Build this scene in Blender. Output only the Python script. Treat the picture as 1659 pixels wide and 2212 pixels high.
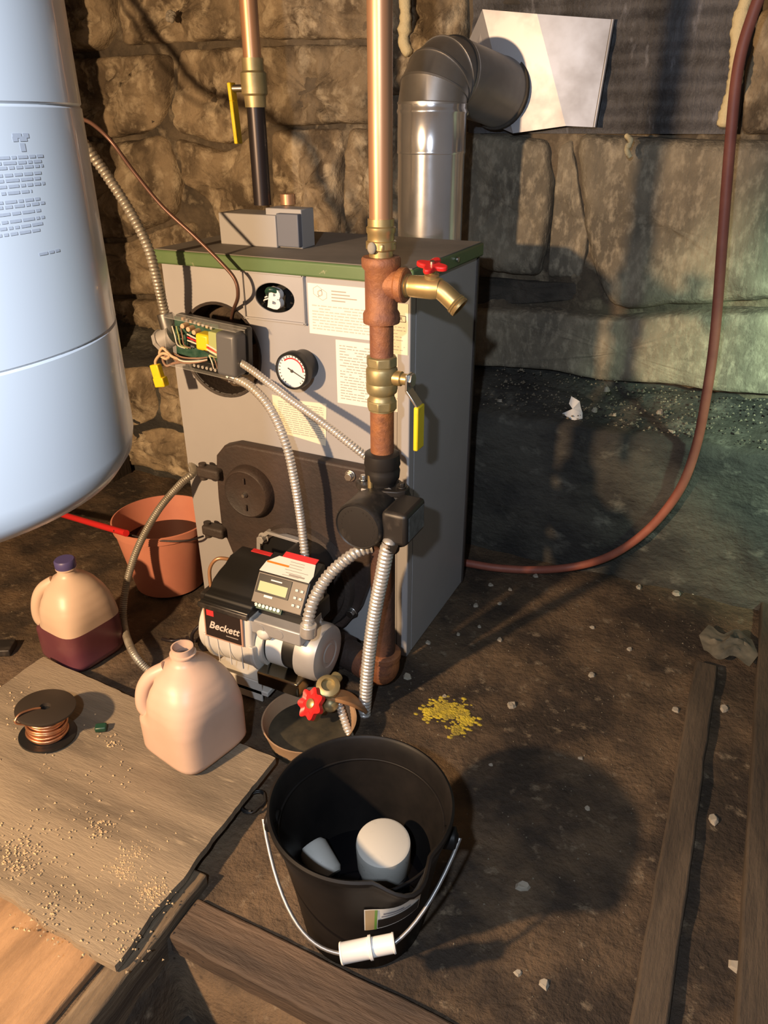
import bpy, bmesh, math, random
from mathutils import Vector, Matrix, noise
random.seed(7)
for o in list(bpy.data.objects): bpy.data.objects.remove(o)
C = bpy.context.scene.collection
scene = bpy.context.scene

# ------------------------------------------------------------------ camera
FPX, PITCH, ROLL, YAW = 1651.88, 0.47455, -0.0047, 0.45526
CAM = Vector((0.57736, -1.29694, 1.10117))
_cy, _sy, _cp, _sp = math.cos(YAW), math.sin(YAW), math.cos(PITCH), math.sin(PITCH)
FW = Vector((-_sy*_cp, _cy*_cp, -_sp)); _R0 = Vector((_cy, _sy, 0)); _U0 = _R0.cross(FW)
RT = math.cos(ROLL)*_R0 + math.sin(ROLL)*_U0
UP = -math.sin(ROLL)*_R0 + math.cos(ROLL)*_U0
cd = bpy.data.cameras.new('camera'); cam = bpy.data.objects.new('camera', cd); C.objects.link(cam)
cd.sensor_fit = 'HORIZONTAL'; cd.sensor_width = 36.0; cd.lens = FPX*36.0/1659.0
cd.clip_start = 0.02; cd.clip_end = 60
m3 = Matrix((RT, UP, -FW)).transposed()
cam.matrix_world = Matrix.Translation(CAM) @ m3.to_4x4()
scene.camera = cam
def ray(x, y): return (FW*FPX + RT*(x-829.5) - UP*(y-1106.0)).normalized()
def pz(x, y, z=0.0): d = ray(x, y); return CAM + d*((z-CAM.z)/d.z)       # pixel -> horizontal plane
def py(x, y, Y=0.0): d = ray(x, y); return CAM + d*((Y-CAM.y)/d.y)       # pixel -> plane parallel to the boiler front
def px(x, y, X=0.0): d = ray(x, y); return CAM + d*((X-CAM.x)/d.x)       # pixel -> plane parallel to the boiler side

# ------------------------------------------------------------------ world, lights, exposure
w = bpy.data.worlds.new('world'); scene.world = w; w.use_nodes = True
w.node_tree.nodes['Background'].inputs[0].default_value = (0.80, 0.88, 1.0, 1)
w.node_tree.nodes['Background'].inputs[1].default_value = 0.10
def lamp(name, loc, energy, col, rad):
    l = bpy.data.lights.new(name, 'POINT'); l.energy = energy; l.color = col; l.shadow_soft_size = rad
    o = bpy.data.objects.new(name, l); C.objects.link(o); o.location = loc; return o
lamp('warm_bulb', (-0.56, -1.80, 1.17), 235, (1.0, 0.66, 0.37), 0.035)
lamp('cool_torch', (0.50, -1.55, 1.35), 58, (0.76, 0.86, 1.0), 0.02)
gl = bpy.data.lights.new('green_white_work_lamp', 'SPOT'); gl.energy = 190; gl.color = (0.70, 1.0, 0.70); gl.shadow_soft_size = 0.06; gl.spot_size = math.radians(62); gl.spot_blend = 0.9
go = bpy.data.objects.new('green_white_work_lamp', gl); C.objects.link(go); go.location = (1.35, -0.35, 1.05)
go.rotation_euler = (Vector((1.02, 0.70, 0.56))-Vector((1.35, -0.35, 1.05))).to_track_quat('-Z', 'Y').to_euler()
vs = scene.view_settings
vs.view_transform = 'Standard'; vs.look = 'None'; vs.exposure = 0.0; vs.gamma = 1.0; vs.use_curve_mapping = False

# ------------------------------------------------------------------ materials
def hexc(r, g, b): return tuple(((c/255.0)/12.92 if c/255.0 <= 0.04045 else ((c/255.0+0.055)/1.055)**2.4) for c in (r, g, b))
_M = {}
def mat(name, col, rough=0.6, metal=0.0, col2=None, scale=8.0, detail=5.0, lo=0.35, hi=0.65, bump=0.0, bscale=60.0,
        stretch=(1, 1, 1), col3=None, scale3=40.0, lo3=0.55, hi3=0.7, rnd=0.0, coat=0.0, spec=0.5, trans=0.0, alpha=1.0,
        emit=None, estr=0.0, rough2=None):
    m = bpy.data.materials.new(name); m.use_nodes = True; nt = m.node_tree; N = nt.nodes; L = nt.links
    b = N['Principled BSDF']; b.inputs['Roughness'].default_value = rough; b.inputs['Metallic'].default_value = metal
    b.inputs['Base Color'].default_value = (*col, 1); b.inputs['Specular IOR Level'].default_value = spec
    b.inputs['Coat Weight'].default_value = coat; b.inputs['Transmission Weight'].default_value = trans; b.inputs['Alpha'].default_value = alpha
    if emit: b.inputs['Emission Color'].default_value = (*emit, 1); b.inputs['Emission Strength'].default_value = estr
    tc = N.new('ShaderNodeTexCoord'); mp = N.new('ShaderNodeMapping'); mp.inputs['Scale'].default_value = stretch
    L.new(tc.outputs['Object'], mp.inputs['Vector'])
    def nz(sc, det):
        n = N.new('ShaderNodeTexNoise'); n.inputs['Scale'].default_value = sc; n.inputs['Detail'].default_value = det
        n.inputs['Roughness'].default_value = 0.62; L.new(mp.outputs[0], n.inputs['Vector']); return n
    out = None
    if col2 is not None:
        n = nz(scale, detail); r = N.new('ShaderNodeMapRange'); r.inputs[1].default_value = lo; r.inputs[2].default_value = hi
        L.new(n.outputs['Fac'], r.inputs[0])
        mx = N.new('ShaderNodeMix'); mx.data_type = 'RGBA'; mx.inputs[6].default_value = (*col, 1); mx.inputs[7].default_value = (*col2, 1)
        L.new(r.outputs[0], mx.inputs[0]); out = mx.outputs[2]
        if rough2 is not None:
            rr = N.new('ShaderNodeMapRange'); rr.inputs[3].default_value = rough; rr.inputs[4].default_value = rough2
            L.new(r.outputs[0], rr.inputs[0]); L.new(rr.outputs[0], b.inputs['Roughness'])
    if col3 is not None:
        n = nz(scale3, 4); r = N.new('ShaderNodeMapRange'); r.inputs[1].default_value = lo3; r.inputs[2].default_value = hi3
        L.new(n.outputs['Fac'], r.inputs[0])
        mx = N.new('ShaderNodeMix'); mx.data_type = 'RGBA'; mx.inputs[7].default_value = (*col3, 1)
        if out: L.new(out, mx.inputs[6])
        else: mx.inputs[6].default_value = (*col, 1)
        L.new(r.outputs[0], mx.inputs[0]); out = mx.outputs[2]
    if rnd > 0:
        oi = N.new('ShaderNodeObjectInfo'); hs = N.new('ShaderNodeHueSaturation')
        r = N.new('ShaderNodeMapRange'); r.inputs[3].default_value = 1-rnd; r.inputs[4].default_value = 1+rnd
        L.new(oi.outputs['Random'], r.inputs[0]); L.new(r.outputs[0], hs.inputs['Value'])
        if out: L.new(out, hs.inputs['Color'])
        else: hs.inputs['Color'].default_value = (*col, 1)
        out = hs.outputs[0]
    if out: L.new(out, b.inputs['Base Color'])
    if bump > 0:
        n = nz(bscale, 6); bp = N.new('ShaderNodeBump'); bp.inputs['Strength'].default_value = bump; bp.inputs['Distance'].default_value = 0.01
        L.new(n.outputs['Fac'], bp.inputs['Height']); L.new(bp.outputs[0], b.inputs['Normal'])
    _M[name] = m; return m

STONE = mat('rough_stone', (0.29, 0.22, 0.135), 0.9, col2=(0.095, 0.068, 0.04), scale=8, lo=0.40, hi=0.60, bump=1.0, bscale=38,
            col3=(0.46, 0.375, 0.25), scale3=18, lo3=0.50, hi3=0.68, rnd=0.2, stretch=(1, 1, 0.75))
STONE_R = mat('split_granite', (0.30, 0.255, 0.18), 0.85, col2=(0.125, 0.108, 0.08), scale=6, lo=0.36, hi=0.64, bump=0.7, bscale=55,
              col3=(0.38, 0.33, 0.24), scale3=60, lo3=0.48, hi3=0.74, rnd=0.12, stretch=(1, 1, 0.5))
STONE_D = mat('sooty_stone', (0.07, 0.06, 0.048), 0.9, col2=(0.025, 0.022, 0.018), scale=10, bump=0.8, bscale=50)
MORTAR = mat('crumbling_mortar', (0.15, 0.115, 0.075), 0.95, col2=(0.04, 0.032, 0.023), scale=9, bump=1.0, bscale=40, col3=(0.28, 0.225, 0.15), scale3=18, lo3=0.54, hi3=0.72)
FOOT = mat('stained_concrete', (0.065, 0.060, 0.048), 0.8, col2=(0.028, 0.026, 0.023), scale=5, lo=0.38, hi=0.58, bump=1.0, bscale=32,
           col3=(0.17, 0.16, 0.13), scale3=11, lo3=0.58, hi3=0.78, stretch=(1, 1, 1.6))
DIRT = mat('packed_dirt', (0.130, 0.086, 0.050), 0.85, col2=(0.038, 0.027, 0.019), scale=4, lo=0.40, hi=0.58, bump=0.8, bscale=70,
           col3=(0.20, 0.155, 0.105), scale3=30, lo3=0.60, hi3=0.74, spec=0.4)
SOIL_SHADE = mat('pit_shade_soil', (0.05, 0.036, 0.024), 0.95, col2=(0.015, 0.012, 0.009), scale=14, bump=1.0, bscale=60)  # darker than the floor dirt, standing in for the shade inside the pit
WOOD_OLD = mat('grimy_plank', (0.15, 0.10, 0.065), 0.75, col2=(0.055, 0.038, 0.026), scale=9, bump=0.5, bscale=60, stretch=(0.35, 2.5, 2.5), col3=(0.22, 0.165, 0.11), scale3=25, lo3=0.58, hi3=0.75)
WOOD_OLDY = mat('grimy_timber', (0.16, 0.115, 0.07), 0.75, col2=(0.06, 0.042, 0.027), scale=9, bump=0.5, bscale=60, stretch=(2.5, 0.35, 2.5), col3=(0.24, 0.18, 0.115), scale3=25, lo3=0.58, hi3=0.75)
WOOD_DK = mat('dark_plank', (0.115, 0.074, 0.047), 0.75, col2=(0.045, 0.030, 0.021), scale=8, bump=0.5, bscale=60, stretch=(0.35, 2.2, 2.2))
WOOD_DKY = mat('dark_batten', (0.105, 0.076, 0.050), 0.8, col2=(0.045, 0.033, 0.023), scale=8, bump=0.5, bscale=60, stretch=(2.2, 0.35, 2.2))
PLY = mat('worn_plywood', (0.255, 0.20, 0.135), 0.8, col2=(0.085, 0.066, 0.046), scale=3.2, lo=0.44, hi=0.72, bump=0.35, bscale=90, stretch=(0.5, 3.2, 1), col3=(0.34, 0.27, 0.18), scale3=30, lo3=0.6, hi3=0.8)
PLYSIDE = mat('raw_orange_board', (0.36, 0.215, 0.11), 0.8, col2=(0.20, 0.118, 0.06), scale=9, bump=0.4, bscale=70, stretch=(2.6, 0.45, 1))
JACKET = mat('grey_enamel', (0.385, 0.375, 0.375), 0.42, col2=(0.35, 0.34, 0.34), scale=3, spec=0.45)
GREEN = mat('green_enamel', (0.085, 0.145, 0.055), 0.45, col2=(0.11, 0.175, 0.07), scale=7, col3=(0.40, 0.38, 0.24), scale3=34, lo3=0.66, hi3=0.74)
DUST = mat('dusty_top', (0.22, 0.195, 0.165), 0.85, col2=(0.15, 0.135, 0.115), scale=6)
BLACKCI = mat('black_cast_iron', (0.030, 0.024, 0.021), 0.55, col2=(0.058, 0.042, 0.034), scale=6, bump=0.25, bscale=120, rough2=0.7)
BROWNCI = mat('brown_cast_iron', (0.070, 0.045, 0.036), 0.6, col2=(0.026, 0.020, 0.018), scale=4, bump=0.2, bscale=110)
BLACKPL = mat('black_plastic', (0.012, 0.012, 0.012), 0.35)
BLACKPAINT = mat('dusty_black_paint', (0.018, 0.016, 0.015), 0.45, col2=(0.085, 0.07, 0.058), scale=16, lo=0.5, hi=0.75, stretch=(1, 1, 0.6))
DULLSTEEL = mat('dull_wire', (0.30, 0.29, 0.28), 0.4, 0.7)
STEEL = mat('zinc_steel', (0.55, 0.54, 0.52), 0.32, 1.0)
CONDUIT = mat('galvanised_conduit', (0.72, 0.69, 0.64), 0.32, 0.6, col2=(0.60, 0.57, 0.53), scale=30)
CONDUIT_D = mat('grimy_conduit', (0.40, 0.37, 0.32), 0.42, 0.5, col2=(0.26, 0.23, 0.18), scale=20)
GALV = mat('galvanised_sheet', (0.66, 0.66, 0.68), 0.15, 0.85, col2=(0.56, 0.56, 0.58), scale=9, rough2=0.22)
GALV_P = mat('galvanised_plate', (0.42, 0.42, 0.44), 0.45, 0.6, col2=(0.30, 0.30, 0.32), scale=6, rough2=0.55)
GALV_DULL = mat('dull_galvanised', (0.40, 0.39, 0.385), 0.38, 0.8, col2=(0.30, 0.29, 0.28), scale=7)
COPPER = mat('copper', (0.58, 0.32, 0.175), 0.33, 0.6, col2=(0.44, 0.235, 0.13), scale=5, stretch=(3, 3, 0.5), rough2=0.45)
CAPIL = mat('old_copper', (0.15, 0.08, 0.06), 0.4, 0.4)
BRASS = mat('brass', (0.60, 0.45, 0.21), 0.34, 0.75, col2=(0.42, 0.30, 0.13), scale=20, rough2=0.45)
BRASS_D = mat('dull_brass', (0.44, 0.35, 0.18), 0.45, 0.6, col2=(0.28, 0.24, 0.12), scale=20)
RUST = mat('rusty_iron', (0.23, 0.095, 0.055), 0.55, 0.15, col2=(0.38, 0.15, 0.05), scale=11, lo=0.45, hi=0.68, bump=0.3, bscale=80, col3=(0.08, 0.035, 0.024), scale3=16, lo3=0.56, hi3=0.72)
RUST_D = mat('dark_rusty_iron', (0.13, 0.06, 0.04), 0.6, 0.2, col2=(0.05, 0.028, 0.022), scale=9, bump=0.25, bscale=80)
BLKPIPE = mat('black_steel_pipe', (0.035, 0.028, 0.03), 0.38, 0.5)
REDPL = mat('red_paint', (0.62, 0.022, 0.022), 0.38)
YELPL = mat('yellow_vinyl', (0.78, 0.60, 0.02), 0.4, col2=(0.5, 0.38, 0.03), scale=40, lo=0.55, hi=0.75)
WHITEPL = mat('white_plastic', (0.78, 0.76, 0.73), 0.4)
TANKW = mat('white_tank_enamel', (0.70, 0.72, 0.75), 0.3, coat=0.2)
PRINT = mat('grey_print', (0.20, 0.20, 0.24), 0.6)
INK = mat('black_print', (0.05, 0.045, 0.04), 0.6)
PINK = mat('salmon_plastic', (0.62, 0.245, 0.155), 0.5, col2=(0.54, 0.20, 0.135), scale=6)
JUG = mat('milky_plastic', (0.60, 0.42, 0.32), 0.42, col2=(0.53, 0.365, 0.275), scale=5)
JUG2 = mat('milky_plastic_upper', (0.60, 0.45, 0.35), 0.4, col2=(0.62, 0.47, 0.37), scale=6)
PURPLE = mat('purple_fluid_in_jug', (0.17, 0.060, 0.070), 0.3, col2=(0.125, 0.037, 0.055), scale=6)
BLUECAP = mat('violet_cap', (0.075, 0.065, 0.20), 0.45)
BUCKET = mat('black_pail_plastic', (0.007, 0.0065, 0.0065), 0.45, spec=0.16, col2=(0.013, 0.011, 0.010), scale=12, rough2=0.5)
OIL = mat('dark_fluid', (0.003, 0.003, 0.004), 0.04)
FILTER = mat('chalky_white_paint', (0.46, 0.45, 0.41), 0.6, col2=(0.34, 0.33, 0.29), scale=18, lo=0.52, hi=0.75, col3=(0.18, 0.16, 0.14), scale3=50, lo3=0.66, hi3=0.74)
PAPER = mat('paper_label', (0.80, 0.77, 0.70), 0.65)
PAPER_Y = mat('aged_paper_label', (0.78, 0.70, 0.54), 0.65)
BURNERW = mat('white_enamel_casting', (0.66, 0.63, 0.57), 0.4, col2=(0.58, 0.55, 0.49), scale=14)
SILVER = mat('silver_motor_cap', (0.46, 0.45, 0.44), 0.42, 0.35, col2=(0.40, 0.39, 0.38), scale=12)
NICKEL = mat('smoked_metal', (0.30, 0.26, 0.19), 0.22, 1.0)
LCD = mat('lcd_screen', (0.50, 0.52, 0.30), 0.25)
PANELG = mat('taupe_panel', (0.16, 0.135, 0.11), 0.4)
ORANGE = mat('orange_print', (0.85, 0.24, 0.03), 0.5)
REDPRINT = mat('red_print', (0.66, 0.035, 0.04), 0.5)
PCB = mat('green_circuit_board', (0.012, 0.055, 0.035), 0.4, col2=(0.05, 0.11, 0.08), scale=60)
TAN = mat('tan_wire_nut', (0.60, 0.42, 0.27), 0.5)
CASE = mat('grey_relay_case', (0.12, 0.125, 0.14), 0.4)
CLEAR = mat('clear_cover', (0.75, 0.76, 0.74), 0.12, alpha=0.22)
LIME = mat('pale_green_plastic', (0.38, 0.44, 0.18), 0.5)
INSUL = mat('brown_insulation', (0.085, 0.058, 0.036), 0.95, col2=(0.025, 0.018, 0.012), scale=18, bump=1.0, bscale=60)
BOXGREY = mat('grey_metal_box', (0.33, 0.32, 0.31), 0.5)
BOXDARK = mat('slate_cover', (0.125, 0.135, 0.165), 0.5)
HOSE = mat('red_rubber_hose', (0.36, 0.115, 0.072), 0.55, col2=(0.26, 0.075, 0.05), scale=12)
FOAM = mat('spray_foam', (0.62, 0.52, 0.30), 0.8, bump=0.5, bscale=60)
TARMETAL = mat('rusted_panel_sheet', (0.085, 0.083, 0.088), 0.55, 0.3, col2=(0.030, 0.028, 0.028), scale=5, lo=0.4, hi=0.62, bump=0.4, bscale=60,
               col3=(0.20, 0.20, 0.22), scale3=14, lo3=0.60, hi3=0.78, stretch=(2.2, 1, 0.7))
YELPOW = mat('yellow_powder', (0.52, 0.40, 0.03), 0.95, col2=(0.22, 0.17, 0.03), scale=40)
PALE = mat('pale_plaster', (0.34, 0.30, 0.24), 0.9, col2=(0.28, 0.25, 0.20), scale=40)
GRIT = mat('brown_grit', (0.22, 0.185, 0.135), 0.95, col2=(0.10, 0.085, 0.06), scale=30)
SAW = mat('sawdust', (0.55, 0.40, 0.23), 0.95)
TRAYM = mat('tan_tray', (0.42, 0.275, 0.165), 0.6, col2=(0.33, 0.21, 0.12), scale=8)
SLUDGE = mat('greenish_sludge', (0.060, 0.052, 0.034), 0.3, col2=(0.025, 0.024, 0.018), scale=30, rough2=0.6)
WHITEP = mat('white_paper_scrap', (0.62, 0.62, 0.62), 0.7)
GREENPL = mat('dark_green_plastic', (0.012, 0.05, 0.03), 0.4)
CEIL = mat('dark_joists', (0.06, 0.045, 0.03), 0.9)

# ------------------------------------------------------------------ mesh helpers
def frame(o, u, v, w_):
    return Matrix(((u[0], v[0], w_[0], o[0]), (u[1], v[1], w_[1], o[1]), (u[2], v[2], w_[2], o[2]), (0, 0, 0, 1)))
def axis_m(p0, d):
    d = Vector(d).normalized(); a = Vector((0, 0, 1)) if abs(d.z) < 0.9 else Vector((1, 0, 0))
    u = a.cross(d).normalized(); v = d.cross(u); return frame(p0, u, v, d)
class MB:
    def __init__(s, m=None): s.v = []; s.f = []; s.m = m or Matrix()
    def add(s, vs_, fs, m=None):
        k = len(s.v); mm = s.m @ m if m else s.m
        s.v += [mm @ Vector(p) for p in vs_]; s.f += [tuple(i+k for i in f) for f in fs]; return s
    def box(s, c, sz, m=None):
        x, y, z = c; a, b, d = sz[0]/2, sz[1]/2, sz[2]/2
        P = [(x+i*a, y+j*b, z+k*d) for i in (-1, 1) for j in (-1, 1) for k in (-1, 1)]
        return s.add(P, [(0, 1, 3, 2), (4, 6, 7, 5), (0, 4, 5, 1), (2, 3, 7, 6), (0, 2, 6, 4), (1, 5, 7, 3)], m)
    def lathe(s, prof, n=32, m=None, cap0=True, cap1=True, fn=None):
        P = []; F = []
        for r, z in prof:
            for i in range(n):
                a = 2*math.pi*i/n; q = (r*math.cos(a), r*math.sin(a), z); P.append(fn(q, a) if fn else q)
        for j in range(len(prof)-1):
            for i in range(n):
                F.append((j*n+i, j*n+(i+1) % n, (j+1)*n+(i+1) % n, (j+1)*n+i))
        if cap0: F.append(tuple(range(n-1, -1, -1)))
        if cap1: F.append(tuple(range((len(prof)-1)*n, len(prof)*n)))
        return s.add(P, F, m)
    def cyl(s, p0, p1, r0, r1=None, n=24):
        p0 = Vector(p0); p1 = Vector(p1); r1 = r0 if r1 is None else r1
        return s.lathe([(r0, 0), (r1, (p1-p0).length)], n, axis_m(p0, p1-p0))
    def tube(s, pts, r, n=10, rf=None, cap=True):
        pts = [Vector(p) for p in pts]; P = []; F = []; u = None; N = len(pts)
        for i, p in enumerate(pts):
            t = (pts[min(i+1, N-1)]-pts[max(i-1, 0)]).normalized()
            if u is None:
                a = Vector((0, 0, 1)) if abs(t.z) < 0.9 else Vector((1, 0, 0)); u = a.cross(t).normalized()
            else:
                u = (u - t*u.dot(t)).normalized()
            v = t.cross(u); rr = rf(i) if rf else r
            for k in range(n):
                a = 2*math.pi*k/n; P.append(p + u*(rr*math.cos(a)) + v*(rr*math.sin(a)))
        for i in range(N-1):
            for k in range(n): F.append((i*n+k, i*n+(k+1) % n, (i+1)*n+(k+1) % n, (i+1)*n+k))
        if cap: F.append(tuple(range(n-1, -1, -1))); F.append(tuple(range((N-1)*n, N*n)))
        return s.add(P, F)
    def prism(s, poly, d0, d1, m=None):
        n = len(poly); P = [(x, y, d0) for x, y in poly]+[(x, y, d1) for x, y in poly]
        F = [tuple(range(n-1, -1, -1)), tuple(range(n, 2*n))]+[(i, (i+1) % n, n+(i+1) % n, n+i) for i in range(n)]
        return s.add(P, F, m)
    def ball(s, c, r, n=12, sc=(1, 1, 1)):
        pr = [(math.sin(math.pi*j/8)*r+1e-5, -math.cos(math.pi*j/8)*r) for j in range(9)]
        return s.lathe(pr, n, Matrix.Translation(Vector(c)) @ Matrix.Diagonal((*sc, 1)))
    def build(s, name, material, parent=None, smooth=35, bev=0.0, seg=2):
        me = bpy.data.meshes.new(name); me.from_pydata([tuple(p) for p in s.v], [], s.f); me.update()
        b = bmesh.new(); b.from_mesh(me); bmesh.ops.recalc_face_normals(b, faces=b.faces[:]); b.to_mesh(me); b.free()
        me.materials.append(material)
        if smooth:
            me.polygons.foreach_set('use_smooth', [True]*len(me.polygons)); me.set_sharp_from_angle(angle=math.radians(smooth))
        o = bpy.data.objects.new(name, me); C.objects.link(o)
        if bev:
            q = o.modifiers.new('bevel', 'BEVEL'); q.width = bev; q.segments = seg; q.limit_method = 'ANGLE'; q.angle_limit = math.radians(40); q.harden_normals = False
        if parent is not None: setp(o, parent)
        return o
def setp(o, p):
    o.parent = p
    bpy.context.view_layer.update() if False else None
    o.matrix_parent_inverse = world_m(p).inverted()
def world_m(o):
    m = Matrix.Translation(o.location)
    return (world_m(o.parent) @ o.matrix_parent_inverse @ m) if o.parent else m
def tag(o, label, cat, group=None):
    o['label'] = label; o['category'] = cat
    if group: o['group'] = group
    return o
def struct(o, label=None):
    o['kind'] = 'structure'
    if label: o['label'] = label
    return o
def thing(name, label, cat, loc, group=None):
    o = bpy.data.objects.new(name, None); C.objects.link(o); o.location = loc; o.empty_display_size = 0.05
    return tag(o, label, cat, group)
def smoothpath(pts, per=10):
    pts = [Vector(p) for p in pts]; out = []; n = len(pts)
    for i in range(n-1):
        p0, p1, p2, p3 = pts[max(i-1, 0)], pts[i], pts[i+1], pts[min(i+2, n-1)]
        for k in range(per):
            t = k/per
            out.append(0.5*((2*p1)+(p2-p0)*t+(2*p0-5*p1+4*p2-p3)*t*t+(3*p1-p0-3*p2+p3)*t**3))
    out.append(pts[-1]); return out
def resample(pts, step):
    out = [pts[0]]; acc = 0.0
    for a, b in zip(pts, pts[1:]):
        L = (b-a).length; pos = step-acc
        while pos <= L and L > 0: out.append(a.lerp(b, pos/L)); pos += step
        acc = (acc+L) % step
    out.append(pts[-1]); return out
def conduit(name, pts, r, pitch, material, label, cat='conduit', parent=None, depth=0.20):
    q = resample(smoothpath(pts, 14), pitch/4)
    prof = (1.0, 1-depth*0.35, 1-depth, 1-depth*0.35)
    b = MB().tube(q, r, 12, rf=lambda i: r*prof[i % 4])
    o = b.build(name, material, parent, smooth=60)
    if label: tag(o, label, cat)
    return o
def textmesh(name, s, size, m, material, parent, extrude=0.0004, shear=0.0, align='CENTER', space=1.0, offset=0.0):
    cu = bpy.data.curves.new('t', 'FONT'); cu.body = s; cu.size = size; cu.extrude = extrude; cu.align_x = align; cu.align_y = 'CENTER'
    cu.shear = shear; cu.space_character = space; cu.offset = offset; cu.resolution_u = 3
    t = bpy.data.objects.new('t', cu); C.objects.link(t); dg = bpy.context.evaluated_depsgraph_get()
    me = bpy.data.meshes.new_from_object(t.evaluated_get(dg)); bpy.data.objects.remove(t)
    me.name = name; me.transform(m); me.materials.clear(); me.materials.append(material)
    o = bpy.data.objects.new(name, me); C.objects.link(o)
    if parent: setp(o, parent)
    return o
def front(o): return frame(o, (1, 0, 0), (0, 0, 1), (0, -1, 0))       # local x right, y up, z towards the camera side
def fbm(p, sc, oct_=4): return noise.fractal(Vector(p)*sc, 0.8, 2.0, oct_)

# ------------------------------------------------------------------ floor with the open pit
PX0, PY1 = -0.045, -0.775        # pit is x>PX0, y<PY1
def floor_h(x, y):
    h = 0.006*fbm((x, y, 0.3), 3.2) + 0.0035*fbm((x, y, 3.3), 14)
    h -= 0.004
    if x > PX0 and y < PY1:
        d = min((x-PX0), (PY1-y)); h -= 0.26*min(1, max(0, d-0.0)/0.02); h += 0.04*fbm((x, y, 7), 12) if d > 0.02 else 0
    return h
xs = [-2.0+0.0125*i for i in range(321)]; ys = [-2.4+0.0125*i for i in range(265)]
V = []; Fc = []
for y in ys:
    for x in xs: V.append((x, y, floor_h(x, y)))
nx = len(xs)
for j in range(len(ys)-1):
    for i in range(nx-1): Fc.append((j*nx+i, j*nx+i+1, (j+1)*nx+i+1, (j+1)*nx+i))
struct(MB().add(V, Fc).build('floor', DIRT, smooth=180), 'packed brown dirt floor')

V = []; Fc = []
for j in range(25):
    for i in range(34):
        x = PX0+0.012+0.02*i; y = PY1-0.012-0.022*j; V.append((x, y, -0.17+0.05*fbm((x, y, 2), 9)+0.015*fbm((x, y, 5), 30)))
for j in range(24):
    for i in range(33): Fc.append((j*34+i, j*34+i+1, (j+1)*34+i+1, (j+1)*34+i))
struct(MB().add(V, Fc).build('floor_pit', SOIL_SHADE, smooth=60), 'loose soil at the bottom of the open pit, coloured dark as its shade')  # extra surface over the pit bottom, shade put into its colour

# ------------------------------------------------------------------ rear wall: mortar backing, footing, stones
WY = 0.72
V = []; Fc = []; nx, nz_ = 150, 70
for j in range(nz_+1):
    for i in range(nx+1):
        x = -1.9+3.9*i/nx; z = 0.35+1.85*j/nz_
        V.append((x, WY+0.03+0.02*fbm((x, 2, z), 9), z))
for j in range(nz_):
    for i in range(nx): Fc.append((j*(nx+1)+i, j*(nx+1)+i+1, (j+1)*(nx+1)+i+1, (j+1)*(nx+1)+i))
wall = struct(MB().add(V, Fc).build('wall_back', MORTAR, smooth=180), 'fieldstone cellar wall with crumbling mortar')
# footing: vertical face at y=.55 then a rubble ledge sloping back to the wall
V = []; Fc = []; prof = [(0.55, -0.03+0.43*k/22) for k in range(23)]+[(0.562+0.19*k/14, 0.402+0.085*(k/14)) for k in range(1, 15)]
for j, (yy, zz) in enumerate(prof):
    for i in range(181):
        x = -1.9+3.9*i/180; top = max(0, (j-20)/5) if j > 20 else 0; top = min(1, top)
        n1 = fbm((x, yy*2, zz), 5); n2 = fbm((x, yy*3, zz), 24)
        V.append((x, yy+(1-top)*(0.012*n1+0.004*n2)+0.012*min(1, top), zz+top*(0.014*n1+0.010*n2)))
for j in range(len(prof)-1):
    for i in range(180): Fc.append((j*181+i, j*181+i+1, (j+1)*181+i+1, (j+1)*181+i))
struct(MB().add(V, Fc).build('wall_footing', FOOT, smooth=180), 'stained concrete footing with a rubble ledge below the stone wall')
struct(MB().box((-1.95, -0.6, 1.0), (0.06, 3.6, 2.4)).build('wall_left', MORTAR, smooth=0), 'dark side wall of the cellar')
struct(MB().box((0.0, -0.6, 2.25), (4.0, 3.6, 0.08)).build('ceiling', CEIL, smooth=0), 'dark cellar ceiling')

def stone(poly, Y, material, bulge=0.03, rough=0.014, seed=0, name='stone', tilt=0.0):
    P = [py(x, y, Y) for x, y in poly]; P = [Vector((p.x, p.z)) for p in P]
    c = sum(P, Vector((0, 0)))/len(P)
    # perimeter resampled, corners softened
    per = []; n = len(P); T = 84
    tot = sum((P[(i+1) % n]-P[i]).length for i in range(n)); step = tot/T
    acc = 0
    for i in range(n):
        a, b = P[i], P[(i+1) % n]; k = max(2, round((b-a).length/step))
        per += [a.lerp(b, t/k) for t in range(k)]
    for _ in range(3):
        per = [(per[i-1]+per[i]*2+per[(i+1) % len(per)])/4 for i in range(len(per))]
    T = len(per); rings = [1.0, 0.985, 0.95, 0.88, 0.78, 0.66, 0.54, 0.42, 0.30, 0.18, 0.08]
    V = []; F = []
    for k, s_ in enumerate(rings):
        for q in per:
            d = q-c; wob = 1+0.03*fbm((q.x, seed, q.y), 14); p = c+d*s_*wob
            e = min(1.0, (1-s_)/0.14); h = bulge*math.sqrt(max(0, 1-(1-e)**2)) + e*(rough*fbm((p.x, seed*3.1, p.y), 8, 5)+rough*0.45*fbm((p.x, seed, p.y), 24, 4)) + tilt*(p.y-c.y)
            V.append((p.x, Y+0.035-h-(0.0 if k else -0.03), p.y))
    V.append((c.x, Y+0.035-bulge-rough*fbm((c.x, seed*3.1, c.y), 8, 5)-tilt*0, c.y))
    for k in range(len(rings)-1):
        for i in range(T): F.append((k*T+i, k*T+(i+1) % T, (k+1)*T+(i+1) % T, (k+1)*T+i))
    k = len(rings)-1
    for i in range(T): F.append((k*T+i, k*T+(i+1) % T, len(V)-1))
    return MB().add(V, F).build(name, material, wall, smooth=180)
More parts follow.
